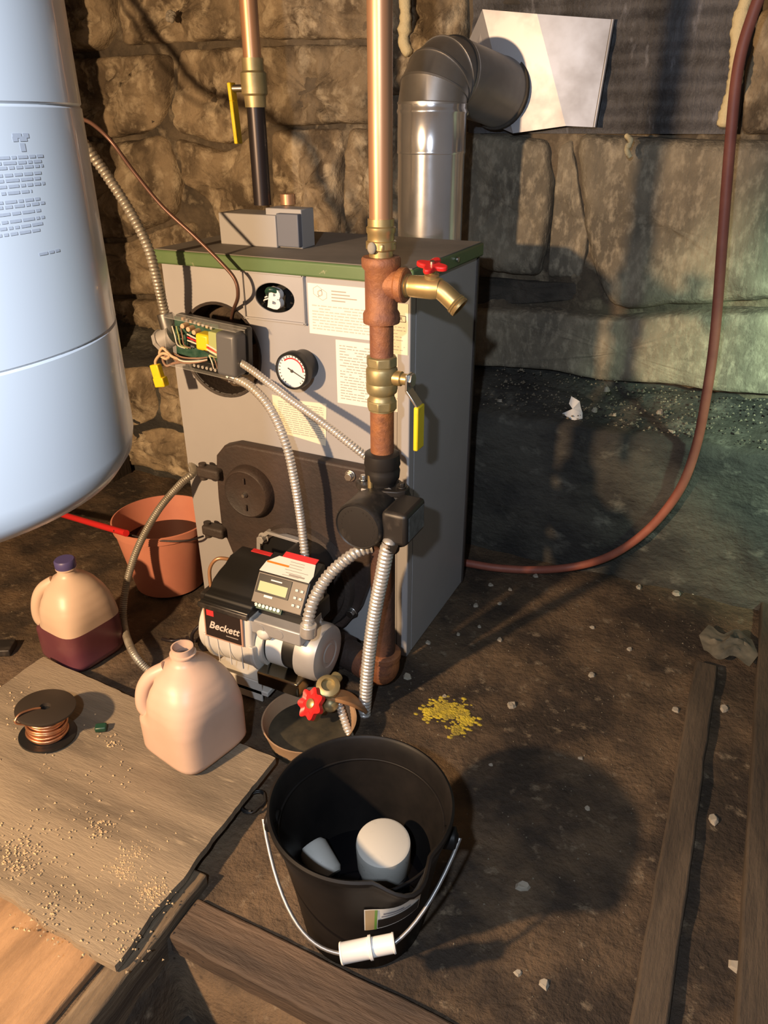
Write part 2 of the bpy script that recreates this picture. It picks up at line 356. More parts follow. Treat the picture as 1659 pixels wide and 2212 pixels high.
LS = [[(60, -60), (232, -60), (240, 60), (215, 108), (60, 120)], [(242, -60), (528, -60), (534, 82), (400, 92), (250, 98)],
      [(536, -60), (812, -60), (812, 84), (545, 84)], [(822, -60), (1000, -60), (1008, 90), (960, 190), (822, 210)],
      [(60, 130), (366, 112), (362, 210), (330, 280), (238, 300), (60, 290)], [(374, 106), (535, 98), (548, 255), (490, 318), (372, 286)],
      [(548, 96), (812, 94), (812, 268), (585, 272), (556, 250)], [(60, 300), (236, 308), (352, 290), (382, 380), (376, 470), (270, 515), (60, 520)],
      [(370, 298), (484, 330), (550, 285), (572, 440), (560, 520), (480, 520), (462, 452), (388, 384)], [(580, 280), (738, 276), (730, 520), (585, 520)],
      [(746, 276), (870, 270), (880, 520), (738, 520)], [(60, 530), (270, 525), (372, 482), (420, 478), (400, 600), (345, 640), (60, 640)],
      [(60, 650), (345, 648), (385, 700), (400, 790), (60, 790)], [(395, 620), (560, 530), (700, 530), (700, 790), (410, 790)]]
for i, pl in enumerate(LS): stone(pl, WY, STONE, 0.036, 0.034, i+1)
LB = [[(60, 806), (325, 792), (340, 900), (300, 925), (60, 905)], [(334, 792), (425, 790), (440, 935), (346, 912)], [(60, 915), (304, 934), (346, 922), (450, 948), (450, 1045), (300, 1010), (60, 975)]]
for i, pl in enumerate(LB): stone(pl, 0.535, STONE, 0.036, 0.03, i+70)
RS = [([(985, 284), (1110, 290), (1186, 302), (1192, 430), (1166, 602), (1060, 592), (985, 560)], 0.04, STONE_R, 0.0),
      ([(1200, 312), (1232, 296), (1250, 420), (1268, 520), (1252, 606), (1176, 606)], 0.02, STONE_R, 0.0),
      ([(1243, 286), (1440, 296), (1560, 302), (1720, 300), (1720, 650), (1500, 660), (1334, 676), (1302, 646), (1262, 520)], 0.055, STONE_R, 0.05),
      ([(985, 600), (1070, 604), (1165, 612), (1255, 614), (1262, 650), (1120, 662), (985, 662)], 0.015, STONE_D, 0.0),
      ([(985, 668), (1160, 664), (1330, 686), (1500, 670), (1720, 668), (1720, 860), (1560, 850), (1450, 832), (1310, 828), (1190, 802), (985, 790)], 0.05, STONE_R, 0.08),
      ([(1606, 150), (1640, 20), (1720, -20), (1720, 292), (1600, 292)], 0.03, STONE, 0.0),
      ([(1010, -70), (1300, -70), (1300, 10), (1040, 12)], 0.02, STONE_D, 0.0)]
for i, (pl, bu, mt, tl) in enumerate(RS): stone(pl, WY, mt, bu, 0.012, 40+i, tilt=tl)

# dark upright built to give the dark band beside the tank
pr_ = py(204, 300, 0.60); b = MB(); V = []; F = []; n = 30
for i in range(n+1):
    z = -0.01+2.22*i/n
    for (u0, v0) in ((-.10, -.05), (0, -.05), (0, .05), (-.10, .05)): V.append((pr_.x+u0+.004*fbm((u0, z, 1), 6), 0.48+v0+.004*fbm((v0, z, 3), 6), z))
for i in range(n):
    for k in range(4): F.append((i*4+k, i*4+(k+1) % 4, (i+1)*4+(k+1) % 4, (i+1)*4+k))
F += [(3, 2, 1, 0), (n*4, n*4+1, n*4+2, n*4+3)]
UPRIGHT = mat('dark_brown_upright', (0.022, 0.015, 0.010), 0.85, col2=(0.055, 0.033, 0.017), scale=7, lo=0.5, hi=0.75, bump=0.5, bscale=50, stretch=(2.5, 2.5, .4))
tag(b.add(V, F).build('dark_upright', UPRIGHT, smooth=40, bev=.006), 'dark brown upright against the stones just right of the white tank', 'post')
# boarded opening: dark rusted sheet with horizontal ribs
a = py(1130, -60, WY); b_ = py(1590, 290, WY)
V = []; Fc = []; nu, nv = 60, 60
for j in range(nv+1):
    for i in range(nu+1):
        x = a.x-0.12+(b_.x-a.x+0.12)*i/nu; z = b_.z+(a.z-b_.z)*j/nv
        V.append((x, WY+0.012+0.0032*math.sin(z*2*math.pi/0.062)+0.004*fbm((x, 1, z), 10), z))
for j in range(nv):
    for i in range(nu): Fc.append((j*(nu+1)+i, j*(nu+1)+i+1, (j+1)*(nu+1)+i+1, (j+1)*(nu+1)+i))
tag(MB().add(V, Fc).build('rusted_sheet_panel', TARMETAL, smooth=180), 'dark rusted ribbed metal sheet closing the wall opening right of the flue', 'panel')
def blob(name, pts, r, material, label, cat, sd=0):
    q = resample(smoothpath(pts, 10), r*0.35)
    b = MB().tube(q, r, 12, rf=lambda i: r*(0.85+0.35*fbm((i*0.31, sd, 0), 1.0)) * (0.55 if i in (0, len(q)-1) else 1))
    return tag(b.build(name, material, smooth=180), label, cat)
blob('foam_bead', [py(1625, -40, WY-.02), py(1596, 60, WY-.02), py(1590, 160, WY-.03), py(1574, 225, WY-.02), py(1562, 275, WY-.02)], 0.017, FOAM, 'long cream spray foam bead along the right edge of the rusted sheet', 'foam', 3)
blob('foam_bead', [py(872, -30, WY-.03), py(876, 40, WY-.03), py(872, 90, WY-.03), py(885, 118, WY-.03)], 0.017, FOAM, 'cream spray foam lump on the stones behind the tall copper pipe', 'foam', 5)
blob('foam_drip', [py(1352, 292, WY-.06), py(1363, 305, WY-.075), py(1354, 322, WY-.075), py(1362, 340, WY-.07)], 0.007, FOAM, 'small cream foam drip on the big stone under the rusted sheet', 'foam', 8)
b = MB(); 
for k in range(10): b.ball(py(372+random.uniform(-9, 9), 28+k*1.6, WY-.035-.002*k), 0.008, 8)
tag(b.build('plaster_dab', PALE, smooth=60), 'white plaster dab on the stone above the yellow-handled valve', 'plaster')

# ------------------------------------------------------------------ pit timbers, boards, planks
def plank(name, x0, x1, y0, y1, z0, z1, material, label, cat='plank', bev=0.004, skew=0.0):
    n = 28; b = MB(); V = []; F = []
    long_x = (x1-x0) > (y1-y0)
    for i in range(n+1):
        t = i/n
        for (u, z) in ((0, z0), (1, z0), (1, z1), (0, z1)):
            if long_x: x = x0+(x1-x0)*t; y = y0+(y1-y0)*u + skew*t
            else: y = y0+(y1-y0)*t; x = x0+(x1-x0)*u + skew*t
            V.append((x+0.0025*fbm((x, y, z), 20), y+0.0025*fbm((y, x, z+4), 20), z+0.002*fbm((x, y, 9+z), 18)))
    for i in range(n):
        for k in range(4): F.append((i*4+k, i*4+(k+1) % 4, (i+1)*4+(k+1) % 4, (i+1)*4+k))
    F += [(3, 2, 1, 0), (n*4, n*4+1, n*4+2, n*4+3)]
    return tag(b.add(V, F).build(name, material, smooth=50, bev=bev), label, cat)
plank('pit_board', -0.04, 0.62, -0.783, -0.712, -0.032, 0.010, WOOD_DK, 'grimy brown plank edging the pit in front of the black bucket')
plank('pit_board', -0.085, -0.045, -1.35, -0.68, -0.06, 0.022, WOOD_OLDY, 'pale edged timber running from the plywood corner along the pit')
plank('pit_board', -0.03, 0.075, -1.02, -0.90, -0.20, -0.10, WOOD_OLD, 'short broken plank down inside the dark pit')
plank('pit_board', 0.16, 0.62, -0.98, -0.86, -0.26, -0.15, WOOD_DK, 'longer plank lying in the pit below the bucket')
plank('floor_batten', 0.612, 0.660, -1.2, 0.25, -0.004, 0.016, WOOD_DKY, 'long thin dark batten on the floor right of the bucket', skew=-0.012)
plank('floor_batten', 0.742, 0.80, -1.2, 0.62, -0.004, 0.024, WOOD_DKY, 'pale batten at the far right edge of the floor', skew=-0.02)
A, B_, D_ = pz(90, 1418, 0.04), pz(592, 1637, 0.04), pz(245, 2088, 0.04)
u_ = (B_-A); v_ = (D_-B_)
V = []; F = []; nu, nv = 60, 40; ext = 1.0
def board_pt(s_, t_): return B_ - u_*s_ + v_*t_
for lay in (0, 1):
    for j in range(nv+1):
        for i in range(nu+1):
            s_ = 1.25*i/nu; t_ = j/nv
            # left side is cut along the photo's diagonal corner
            p = board_pt(min(s_, 1.0), t_)
            e = 0.004*fbm((p.x, p.y, 0), 16) if (i in (0, nu) or j in (0, nv)) else 0
            V.append((p.x+e, p.y+e, 0.040-0.014*lay+0.0018*fbm((p.x, p.y, 1), 5)))
K = (nu+1)*(nv+1)
for j in range(nv):
    for i in range(nu):
        q = (j*(nu+1)+i, j*(nu+1)+i+1, (j+1)*(nu+1)+i+1, (j+1)*(nu+1)+i); F.append(q); F.append(tuple(K+z for z in reversed(q)))
for i in range(nu):
    F.append((i, K+i, K+i+1, i+1)); z = nv*(nu+1); F.append((z+i, z+i+1, K+z+i+1, K+z+i))
for j in range(nv):
    a0 = j*(nu+1); a1 = a0+nu+1; F.append((a0, a1, K+a1, K+a0)); F.append((a0+nu, K+a0+nu, K+a1+nu, a1+nu))
tag(MB().add(V, F).build('plywood_sheet', PLY, smooth=40), 'worn grey-brown plywood sheet on the floor under the open jug', 'board')
# small props that carry the sheet above the dirt
plank('prop_stick', -0.62, -0.20, -0.62, -0.585, -0.004, 0.0255, WOOD_OLD, 'stick lying under the plywood sheet', 'stick')
E0 = pz(0, 1960, 0.0)
plank('floor_board', -0.62, -0.105, -1.30, -0.80, -0.006, 0.010, PLYSIDE, 'orange-brown board on the floor at the lower left corner', 'board')
# shavings on the sheet
b = MB(); rs = random.Random(3)
spots = [(40, 1850, 60, 170), (215, 1790, 28, 60), (300, 1840, 36, 70), (270, 1880, 36, 120), (330, 1930, 34, 150), (60, 1545, 60, 60), (95, 1600, 26, 60), (120, 1960, 90, 120), (240, 1600, 16, 20), (180, 1700, 200, 90), (260, 2030, 60, 60)]
def tetra(b, p, r, rs):
    a = rs.uniform(0, 6.28); e = [(math.cos(a+k*2.09)*r, math.sin(a+k*2.09)*r, -r*0.2) for k in range(3)]+[(0, 0, r*0.9)]
    b.add([(p[0]+q[0], p[1]+q[1], p[2]+q[2]) for q in e], [(0, 1, 3), (1, 2, 3), (2, 0, 3), (2, 1, 0)])
for (x, y, sp, n) in spots:
    for k in range(n):
        p = pz(x+rs.gauss(0, sp*.55), y+rs.gauss(0, sp*.5), 0.0415)
        tetra(b, p, rs.uniform(0.0012, 0.0032), rs)
o = tag(b.build('wood_shavings', SAW, smooth=0), 'pale crumbs and shavings scattered over the plywood sheet', 'shavings'); o['kind'] = 'stuff'

# ================================================================== BOILER
W_, D__, H_ = 0.576, 0.357, 0.8345
boiler = thing('boiler', 'grey steel oil boiler with a green lid edge standing against the stone wall', 'boiler', (-W_/2, D__/2, 0))
def fp(x, y, Y=0.0): p = py(x, y, Y); return (p.x, p.z)
# front sheet with a round and an oval hole
hc = fp(478, 757); HR = 0.097
oc = fp(595, 643); ORX, ORY = 0.048, 0.030
def loop(c, rx, ry, n=40): return [(c[0]+rx*math.cos(2*math.pi*i/n), c[1]+ry*math.sin(2*math.pi*i/n)) for i in range(n)]
def holed_panel(outer, holes, y0, y1):
    bm = bmesh.new(); E = []
    for lp in [outer]+holes:
        vv = [bm.verts.new((x, y0, z)) for x, z in lp]
        E += [bm.edges.new((vv[i], vv[(i+1) % len(vv)])) for i in range(len(vv))]
    bmesh.ops.triangle_fill(bm, use_beauty=True, use_dissolve=False, edges=E)
    r = bmesh.ops.extrude_face_region(bm, geom=bm.faces[:])
    for g in r['geom']:
        if isinstance(g, bmesh.types.BMVert): g.co.y = y1
    bmesh.ops.recalc_face_normals(bm, faces=bm.faces[:])
    b = MB(); bm.verts.index_update(); b.add([v.co[:] for v in bm.verts], [tuple(v.index for v in f.verts) for f in bm.faces]); bm.free(); return b
holed_panel([(-W_, 0.004), (-0.028, 0.004), (-0.028, H_), (-W_, H_)], [loop(hc, HR, HR), loop(oc, ORX, ORY)], 0.0, 0.003).build('front_panel', JACKET, boiler, smooth=30)
MB().box((-0.0135, 0.010, H_/2-0.002), (0.027, 0.026, H_+0.004)).build('corner_strip', JACKET, boiler, bev=0.003)
MB().box((-0.0015, D__/2+0.012, H_/2), (0.003, D__-0.024, H_)).build('side_panel', JACKET, boiler, smooth=0)
MB().box((-W_+0.0015, D__/2+0.002, H_/2), (0.003, D__-0.004, H_)).build('side_panel', JACKET, boiler, smooth=0)
MB().box((-W_/2, D__-0.004, H_/2), (W_+0.008, 0.010, H_-0.004)).build('rear_panel', BLACKCI, boiler, smooth=0, bev=0.001)
lid = MB().box((-W_/2, D__/2-0.002, H_+0.014), (W_+0.018, D__+0.022, 0.028)).build('lid', GREEN, boiler, bev=0.004)
MB().box((-W_/2, D__/2-0.002, H_+0.0288), (W_+0.010, D__+0.014, 0.002)).build('dusty_top_sheet', DUST, lid, smooth=0, bev=0.0008)
b = MB()
b.cyl((0.010, 0.05, H_+0.016), (0.014, 0.05, H_+0.016), 0.005, n=10); b.build('lid_screw', STEEL, lid)
b = MB(); b.cyl((0.010, 0.20, H_+0.016), (0.014, 0.20, H_+0.016), 0.005, n=10); b.build('lid_screw', STEEL, lid)
# round opening
b = MB(front((hc[0], 0.002, hc[1])))
b.lathe([(HR, -0.055), (HR, 0.004), (HR+0.006, 0.006), (HR+0.006, 0.0)], 48, cap0=False, cap1=False); b.build('opening_ring', BLACKCI, boiler, smooth=40)
b = MB(front((hc[0], 0.055, hc[1]))); P = []; F = []
for j in range(13):
    for i in range(36):
        a = 2*math.pi*i/36; r = HR*1.0*j/12+1e-4; P.append((r*math.cos(a), r*math.sin(a), 0.012*fbm((r*math.cos(a), r*math.sin(a), 1), 30)))
for j in range(12):
    for i in range(36): F.append((j*36+i, j*36+(i+1) % 36, (j+1)*36+(i+1) % 36, (j+1)*36+i))
b.add(P, F).build('insulation', INSUL, boiler, smooth=180)
# badge panel
c0 = fp(526, 598); c1 = fp(664, 684)
bx0, bx1 = c0[0]-.002, c1[0]; bz1, bz0 = fp(596, 596)[1]+.008, fp(596, 692)[1]-.002
badge = holed_panel([(bx0, bz0), (bx1, bz0), (bx1, bz1), (bx0, bz1)], [loop(oc, ORX*.96, ORY*.96)], -0.004, 0.0).build('badge_panel', JACKET, boiler, bev=0.0015)
ins = 0.012
b = MB()
for (x, z, sx, sz) in ((bx0+ins/2-.003, (bz0+bz1)/2, 0.004, bz1-bz0), (bx1-ins/2+.003, (bz0+bz1)/2, 0.004, bz1-bz0), ((bx0+bx1)/2, bz0+ins/2-.003, bx1-bx0, 0.004), ((bx0+bx1)/2, bz1-ins/2+.003, bx1-bx0, 0.004)):
    b.box((x, -0.006, z), (sx, 0.006, sz))
b.build('badge_frame', JACKET, badge, bev=0.001)
b = MB(front((oc[0], 0.004, oc[1]))); b.add([(ORX*math.cos(t*math.pi/20), ORY*math.sin(t*math.pi/20), -0.04 if k else 0.0) for k in (0, 1) for t in range(40)], [(i, (i+1) % 40, 40+(i+1) % 40, 40+i) for i in range(40)]+[tuple(range(40, 80))])
b.build('oval_well', BLACKPL, badge, smooth=40)
textmesh('white_fitting', 'B', 0.052, frame((oc[0]+0.002, -0.002, oc[1]-0.003), (0.97, 0, -0.2), (0.2, 0, 0.97), (0, -1, 0)), WHITEPL, badge, extrude=0.007, offset=0.0025)
b = MB(); b.tube(smoothpath([(oc[0]-.022, .012, oc[1]+.0), (oc[0]-.014, -.006, oc[1]+.012), (oc[0]-.002, -.012, oc[1]+.018), (oc[0]+.010, -.002, oc[1]+.012)], 6), 0.0055, 8)
b.build('green_wire', GREENPL, badge, smooth=60)
b = MB()
for k in range(5):
    b.tube(smoothpath([(oc[0]-.040+.004*k, .02, oc[1]-.016+.006*k), (oc[0]-.030+.003*k, .004, oc[1]-.008+.006*k), (oc[0]-.018, .008, oc[1]-.004+.004*k)], 5), 0.0014, 6)
b.build('white_wire', WHITEPL, badge, smooth=60)
# pressure gauge
gp = py(636, 799, -0.04); g0 = Vector((gp.x, 0, gp.z))
b = MB(front(g0)); b.lathe([(0.032, 0), (0.033, 0.03), (0.038, 0.034), (0.038, 0.050), (0.036, 0.053), (0.033, 0.053), (0.033, 0.049)], 40, cap1=False)
gau = b.build('pressure_gauge', BLACKPL, boiler, smooth=35)
MB(front(g0)).lathe([(0.0335, 0.046), (0.0335, 0.0485)], 40).build('dial', WHITEPL, gau)
b = MB(front(g0))
for (a0, a1, r0, r1) in ((0.0, 2.3, 0.024, 0.027),):
    n = 24; P = []
    for i in range(n+1):
        a = a0+(a1-a0)*i/n; P += [(r0*math.cos(a), r0*math.sin(a), 0.0489), (r1*math.cos(a), r1*math.sin(a), 0.0489)]
    b.add(P, [(2*i, 2*i+1, 2*i+3, 2*i+2) for i in range(n)])
b.build('red_scale', REDPRINT, gau, smooth=0)
b = MB(front(g0))
for i in range(22):
    a = -0.9+5.0*i/21; r0, r1 = 0.0275, 0.031
    for s_ in (0,):
        t = 0.03
        b.add([(r0*math.cos(a-t), r0*math.sin(a-t), 0.0489), (r1*math.cos(a-t), r1*math.sin(a-t), 0.0489), (r1*math.cos(a+t), r1*math.sin(a+t), 0.0489), (r0*math.cos(a+t), r0*math.sin(a+t), 0.0489)], [(0, 1, 2, 3)])
b.build('scale_marks', INK, gau, smooth=0)
b = MB(front(g0)); b.add([(-0.010, 0.004, 0.0495), (0.026, -0.013, 0.0495), (0.027, -0.0115, 0.0495), (-0.009, 0.0065, 0.0495)], [(0, 1, 2, 3)]); b.lathe([(0.003, 0.0488), (0.003, 0.051)], 12); b.build('needle', INK, gau, smooth=0)
# paper labels
def printed(name, x0, z0, x1, z1, material, rows, parent, seed, y=-0.0012, margin=0.008, ink=INK, lw=0.0016, rowsfrom=0.0, fill=0.9):
    o = MB().box(((x0+x1)/2, y/2, (z0+z1)/2), (x1-x0, -y, z1-z0)).build(name, material, parent, smooth=0)
    r = random.Random(seed); b = MB(); h = (z1-z0-2*margin)*(1-rowsfrom)
    for k in range(rows):
        z = z1-margin-(z1-z0-2*margin)*rowsfrom-h*(k+0.5)/rows; x = x0+margin; end = x1-margin-(x1-x0)*r.choice((0, 0.02, 0.08, 0.3))*1.0
        while x < end:
            L = r.uniform(0.004, 0.016); x2 = min(end, x+L)
            if r.random() < fill: b.add([(x, y-0.0002, z-lw/2), (x2, y-0.0002, z-lw/2), (x2, y-0.0002, z+lw/2), (x, y-0.0002, z+lw/2)], [(0, 1, 2, 3)])
            x = x2+0.0022
    b.build('print_lines', ink, o, smooth=0); return o
FAINT = mat('faint_print', (0.50, 0.47, 0.42), 0.6); FAINT2 = mat('medium_print', (0.36, 0.33, 0.29), 0.6)
p0 = fp(670, 722); p1 = fp(800, 619)
l1 = printed('data_label', p0[0], fp(735, 727)[1], p0[0]+0.175, fp(735, 617)[1], PAPER, 9, boiler, 1, ink=FAINT, rowsfrom=0.38, lw=0.0022)
lx, lz = fp(692, 633)
b = MB(front((lx, -0.0015, lz)))
def hexline(b, cx, cy, r, t=0.0008):
    for k in range(6):
        a, a2 = math.pi/6+k*math.pi/3, math.pi/6+(k+1)*math.pi/3
        p = Vector((cx+r*math.cos(a), cy+r*math.sin(a), 0)); q = Vector((cx+r*math.cos(a2), cy+r*math.sin(a2), 0)); n_ = (q-p).normalized().cross(Vector((0, 0, 1)))*t/2
        b.add([p-n_, q-n_, q+n_, p+n_], [(0, 1, 2, 3)])
hexline(b, -0.0055, 0.003, 0.0105); hexline(b, 0.0055, -0.003, 0.0105); hexline(b, 0, 0, 0.006)
b.build('hexagon_emblem', FAINT2, l1, smooth=0)
b = MB(); rr = random.Random(5)
for k, z in enumerate((0.006, 0.0, -0.006, -0.012)):
    L = (0.032, 0.040, 0.055, 0.03)[k]; b.box((lx+0.045+L/2-0.02, -0.0014, lz+z), (L, 0.0003, 0.0022))
b.build('heading_lines', FAINT2, l1, smooth=0)
q = fp(730, 868); printed('instruction_label', q[0], fp(760, 874)[1], q[0]+0.145, fp(765, 738)[1], PAPER, 20, boiler, 2, ink=FAINT2, lw=0.0017)
b = MB()
q0 = fp(588, 852); q1 = fp(706, 872); q2 = fp(704, 963); q3 = fp(596, 930)
b.prism([q3, q2, q1, ((q0[0]+q1[0])/2-.01, (q0[1]+q1[1])/2-.004), q0], 0, 0.0012, frame((0, 0, 0), (1, 0, 0), (0, 0, 1), (0, -1, 0)))
l4 = b.build('warning_label', PAPER_Y, boiler, smooth=0)
b = MB(); rr = random.Random(9)
for k in range(15):
    z = q1[1]-0.012-0.0048*k; x = q0[0]+0.014; e = q1[0]-0.008
    while x < e:
        x2 = min(e, x+rr.uniform(.006, .02)); b.add([(x, -.0014, z), (x2, -.0014, z), (x2, -.0014, z+.0016), (x, -.0014, z+.0016)], [(0, 1, 2, 3)]); x = x2+.002
b.build('print_lines', FAINT2, l4, smooth=0)
e0 = fp(846, 765); e1 = fp(884, 660)
l3 = printed('energy_label', -0.075, fp(870, 765)[1], -0.004, fp(870, 655)[1], PAPER_Y, 8, boiler, 4, y=-0.0042, ink=FAINT2, rowsfrom=0.42, lw=0.0014, margin=0.005)
zt = fp(870, 688)[1]
b = MB(); bw, bh = 0.044, 0.011; cx = -0.031
for (x, z, sx, sz) in ((cx, zt+bh/2, bw, .0012), (cx, zt-bh/2, bw, .0012), (cx-bw/2, zt, .0012, bh), (cx+bw/2, zt, .0012, bh)): b.box((x, -.0045, z), (sx, .0003, sz))
b.build('label_box_outline', INK, l3, smooth=0)
textmesh('label_text', 'STAR', 0.010, front((cx+0.004, -.0045, zt)), INK, l3, extrude=0.0001)
# cast iron swing door
DY = -0.03
dpoly = [(508, 959), (482, 964), (466, 984), (466, 1015), (470, 1075), (476, 1129), (488, 1163), (503, 1200), (520, 1290), (570, 1350), (640, 1382), (700, 1380), (742, 1356), (775, 1318), (796, 1260), (802, 1150), (800, 1040), (796, 1018), (785, 1014)]
dp = [fp(x, y, DY) for x, y in dpoly]
door = MB(frame((0, 0, 0), (1, 0, 0), (0, 0, 1), (0, -1, 0))).prism(dp, 0.0, -DY).build('burner_door', BROWNCI, boiler, bev=0.006, seg=3)
bc = fp(655, 1245, DY); bc = Vector((bc[0], 0, bc[1]))
MB(front((bc.x, DY, bc.z))).lathe([(0.135, 0), (0.130, 0.014), (0.118, 0.016), (0.112, 0.004), (0.10, 0.002)], 56).build('door_ring', BLACKCI, door, smooth=40)
cc = py(530, 1068, DY-0.022); 
cap = MB(front((cc.x, DY, cc.z))).lathe([(0.063, 0), (0.061, 0.012), (0.057, 0.022), (0.054, 0.024), (0.051, 0.022)], 48).build('inspection_cap', BROWNCI, door, smooth=40)
MB(front((cc.x, DY-0.022, cc.z))).lathe([(0.007, 0), (0.007, 0.004), (0.004, 0.010)], 12).build('cap_bolt', STEEL, cap)
for dz in (0.033, -0.033): MB().box((cc.x+.001, DY-0.024, cc.z+dz), (0.004, 0.006, 0.014)).build('cap_rib', BROWNCI, cap, bev=0.001)
for (x, y) in ((452, 1022), (462, 1148)):
    p = py(x, y, DY-0.01)
    lug = MB().box((p.x, DY-0.004, p.z), (0.062, 0.030, 0.026)).build('hinge_lug', BLACKCI, door, bev=0.006, seg=3)
    MB().cyl((p.x-0.022, DY-0.004, p.z-0.022), (p.x-0.022, DY-0.004, p.z+0.018), 0.009, n=14).build('hinge_pin', BLACKCI, lug)
def bolt(p, d, r, parent, material=STEEL, ln=0.012):
    d = Vector(d); m = axis_m(Vector(p), d); b = MB(m); b.lathe([(r*1.35, 0), (r*1.35, 0.003)], 18)
    b.prism([(r*math.cos(k*math.pi/3), r*math.sin(k*math.pi/3)) for k in range(6)], 0.003, ln); return b.build('bolt', material, parent, bev=0.001)
for (x, y) in ((757, 1027), (760, 1322)):
    p = py(x, y, DY); bolt(p, (0, -1, 0), 0.0095, door)

# ================================================================== BURNER
# body is an extrusion along x; local frame: (y, z) profile
burner = thing('oil_burner', 'white and black oil burner with a display box mounted on the boiler door', 'burner', (-0.28, -0.20, 0))
FLY = DY-0.006
fo = [fp(x, y, FLY-.01) for x, y in ((556, 1262), (556, 1160), (576, 1146), (664, 1172), (698, 1200), (700, 1300))]
def framepoly(pts, k):
    c = Vector((sum(p[0] for p in pts)/len(pts), sum(p[1] for p in pts)/len(pts))); return [tuple(c+(Vector(p)-c)*k) for p in pts]
fm_ = frame((0, 0, 0), (1, 0, 0), (0, 0, 1), (0, -1, 0))
b = MB(fm_); inn = framepoly(fo, 0.88); n = len(fo)
P = [(x, z, d) for d in (-FLY, -FLY+0.014) for (x, z) in fo]+[(x, z, d) for d in (-FLY+0.014, -FLY) for (x, z) in inn]; F = []
for k in range(3): F += [(k*n+i, k*n+(i+1) % n, (k+1)*n+(i+1) % n, (k+1)*n+i) for i in range(n)]
b.add(P, F); flange = b.build('mounting_flange', SILVER, burner, bev=0.001)
MB(fm_).prism(framepoly(fo, 0.89), -FLY, -FLY+0.004).build('flange_plate', BLACKPL, flange, smooth=0)
for (x, y) in ((570, 1161), (674, 1190)): bolt(py(x, y, FLY-.008), (0, -1, 0), 0.010, flange, SILVER, 0.016)
XB0, XB1 = -0.334, -0.220                     # housing extent along x
hz = 0.134; hy = -0.205; R_ = 0.082           # scroll centre and radius
MB().cyl((-0.215, -0.036, 0.215), (-0.215, -0.155, 0.215), 0.060, n=36).build('air_tube', BLACKPAINT, burner, smooth=40)
prof = [(hy-R_*0.93, hz+0.086), (hy-R_*1.0, hz+0.015)]+[(hy+R_*math.cos(a), hz+R_*math.sin(a)) for a in [math.radians(180+10*k) for k in range(1, 16)]]+[(hy+R_*0.9, hz+0.086)]
mx_ = frame((0, 0, 0), (0, 1, 0), (0, 0, 1), (1, 0, 0))
hous = MB(mx_).prism(prof, XB0, XB1).build('blower_housing', BURNERW, burner, bev=0.006, seg=3)
for xx in (XB0-0.001, XB1-0.002): MB(mx_).prism([((y-hy)*1.05+hy, (z-hz)*1.05+hz) for y, z in prof[1:-1]], xx-0.003, xx+0.008).build('housing_flange', BURNERW, hous, bev=0.002)
for k in range(3): MB().box((XB0+0.03+0.03*k, hy-R_-0.0005, hz-0.004), (0.0016, 0.002, 0.09)).build('casting_seam', BURNERW, hous, smooth=0)
MB().box((XB0+0.06, hy-0.03, 0.026), (0.16, 0.09, 0.012)).build('base_plate', BURNERW, hous, bev=0.002)
MB().box((XB0+0.06, hy-0.073, 0.028), (0.13, 0.004, 0.05)).build('base_skirt', BURNERW, hous, bev=0.001)
# air band and plug on the left end
MB().cyl((XB0-0.024, hy-0.005, hz), (XB0-0.001, hy-0.005, hz), 0.072, n=36).build('air_shutter', BURNERW, hous, bev=0.002)
MB().cyl((XB0-0.028, hy-0.005, hz+0.005), (XB0-0.023, hy-0.005, hz+0.005), 0.066, n=36).build('shutter_dial', BLACKPL, hous)
# nameplate
ny = hy-R_*0.965; t_ = Vector((0, -0.055, -1)).normalized(); mN = frame((XB0+0.052, ny-0.0045, hz+0.050), (1, 0, 0), -t_, (0, -1, 0.055))
npl = MB(mN).box((0, 0, 0), (0.096, 0.076, 0.004)).build('nameplate', mat('copper_rim', (0.45, 0.26, 0.18), 0.4), burner, bev=0.001)
MB(mN).box((0, 0, 0.0018), (0.088, 0.068, 0.002)).build('nameplate_face', mat('nameplate_black', (0.022, 0.014, 0.012), 0.35), npl, smooth=0)
textmesh('nameplate_text', 'Beckett', 0.024, mN @ Matrix.Translation((0.002, -0.006, 0.0034)), mat('silver_script', (0.62, 0.52, 0.44), 0.4), npl, extrude=0.0004, shear=0.35, offset=0.0004)
MB(mN).box((-0.030, 0.022, 0.003), (0.018, 0.013, 0.0012)).build('nameplate_red_flash', REDPRINT, npl, smooth=0)
MB(mN).box((0.022, -0.022, 0.003), (0.03, 0.0016, 0.0008)).build('nameplate_rule', mat('silver_line', (0.35, 0.29, 0.25), 0.4), npl, smooth=0)
# black igniter cover: stepped profile
top = hz+0.086
TC = top-0.022; XC = XB1-0.016
ip = [(hy-0.084, top-0.004), (hy-0.084, top+0.0059), (hy-0.080, top+0.0099), (hy-0.070, top+0.0099), (hy-0.064, top+0.0169), (hy-0.050, top+0.0178), (hy-0.044, top+0.0208), (hy-0.034, top+0.0318), (hy-0.012, top+0.0406), (hy+0.01, top+0.0456), (hy+0.03, top+0.0555), (hy+0.075, top+0.0555), (hy+0.08, top-0.004)]
ign = MB(mx_).prism(ip, XB0-0.004, XB1+0.002).build('igniter_cover', BLACKPL, burner, bev=0.004, seg=2)
MB().box((XB0+0.07, hy+0.068, top+0.0560), (0.085, 0.012, 0.002)).build('igniter_red_label', REDPRINT, ign, smooth=0)
MB().box((XB0+0.056, hy-0.0865, top+0.002), (0.122, 0.006, 0.012)).build('igniter_gasket', BLACKPAINT, ign, bev=0.002)
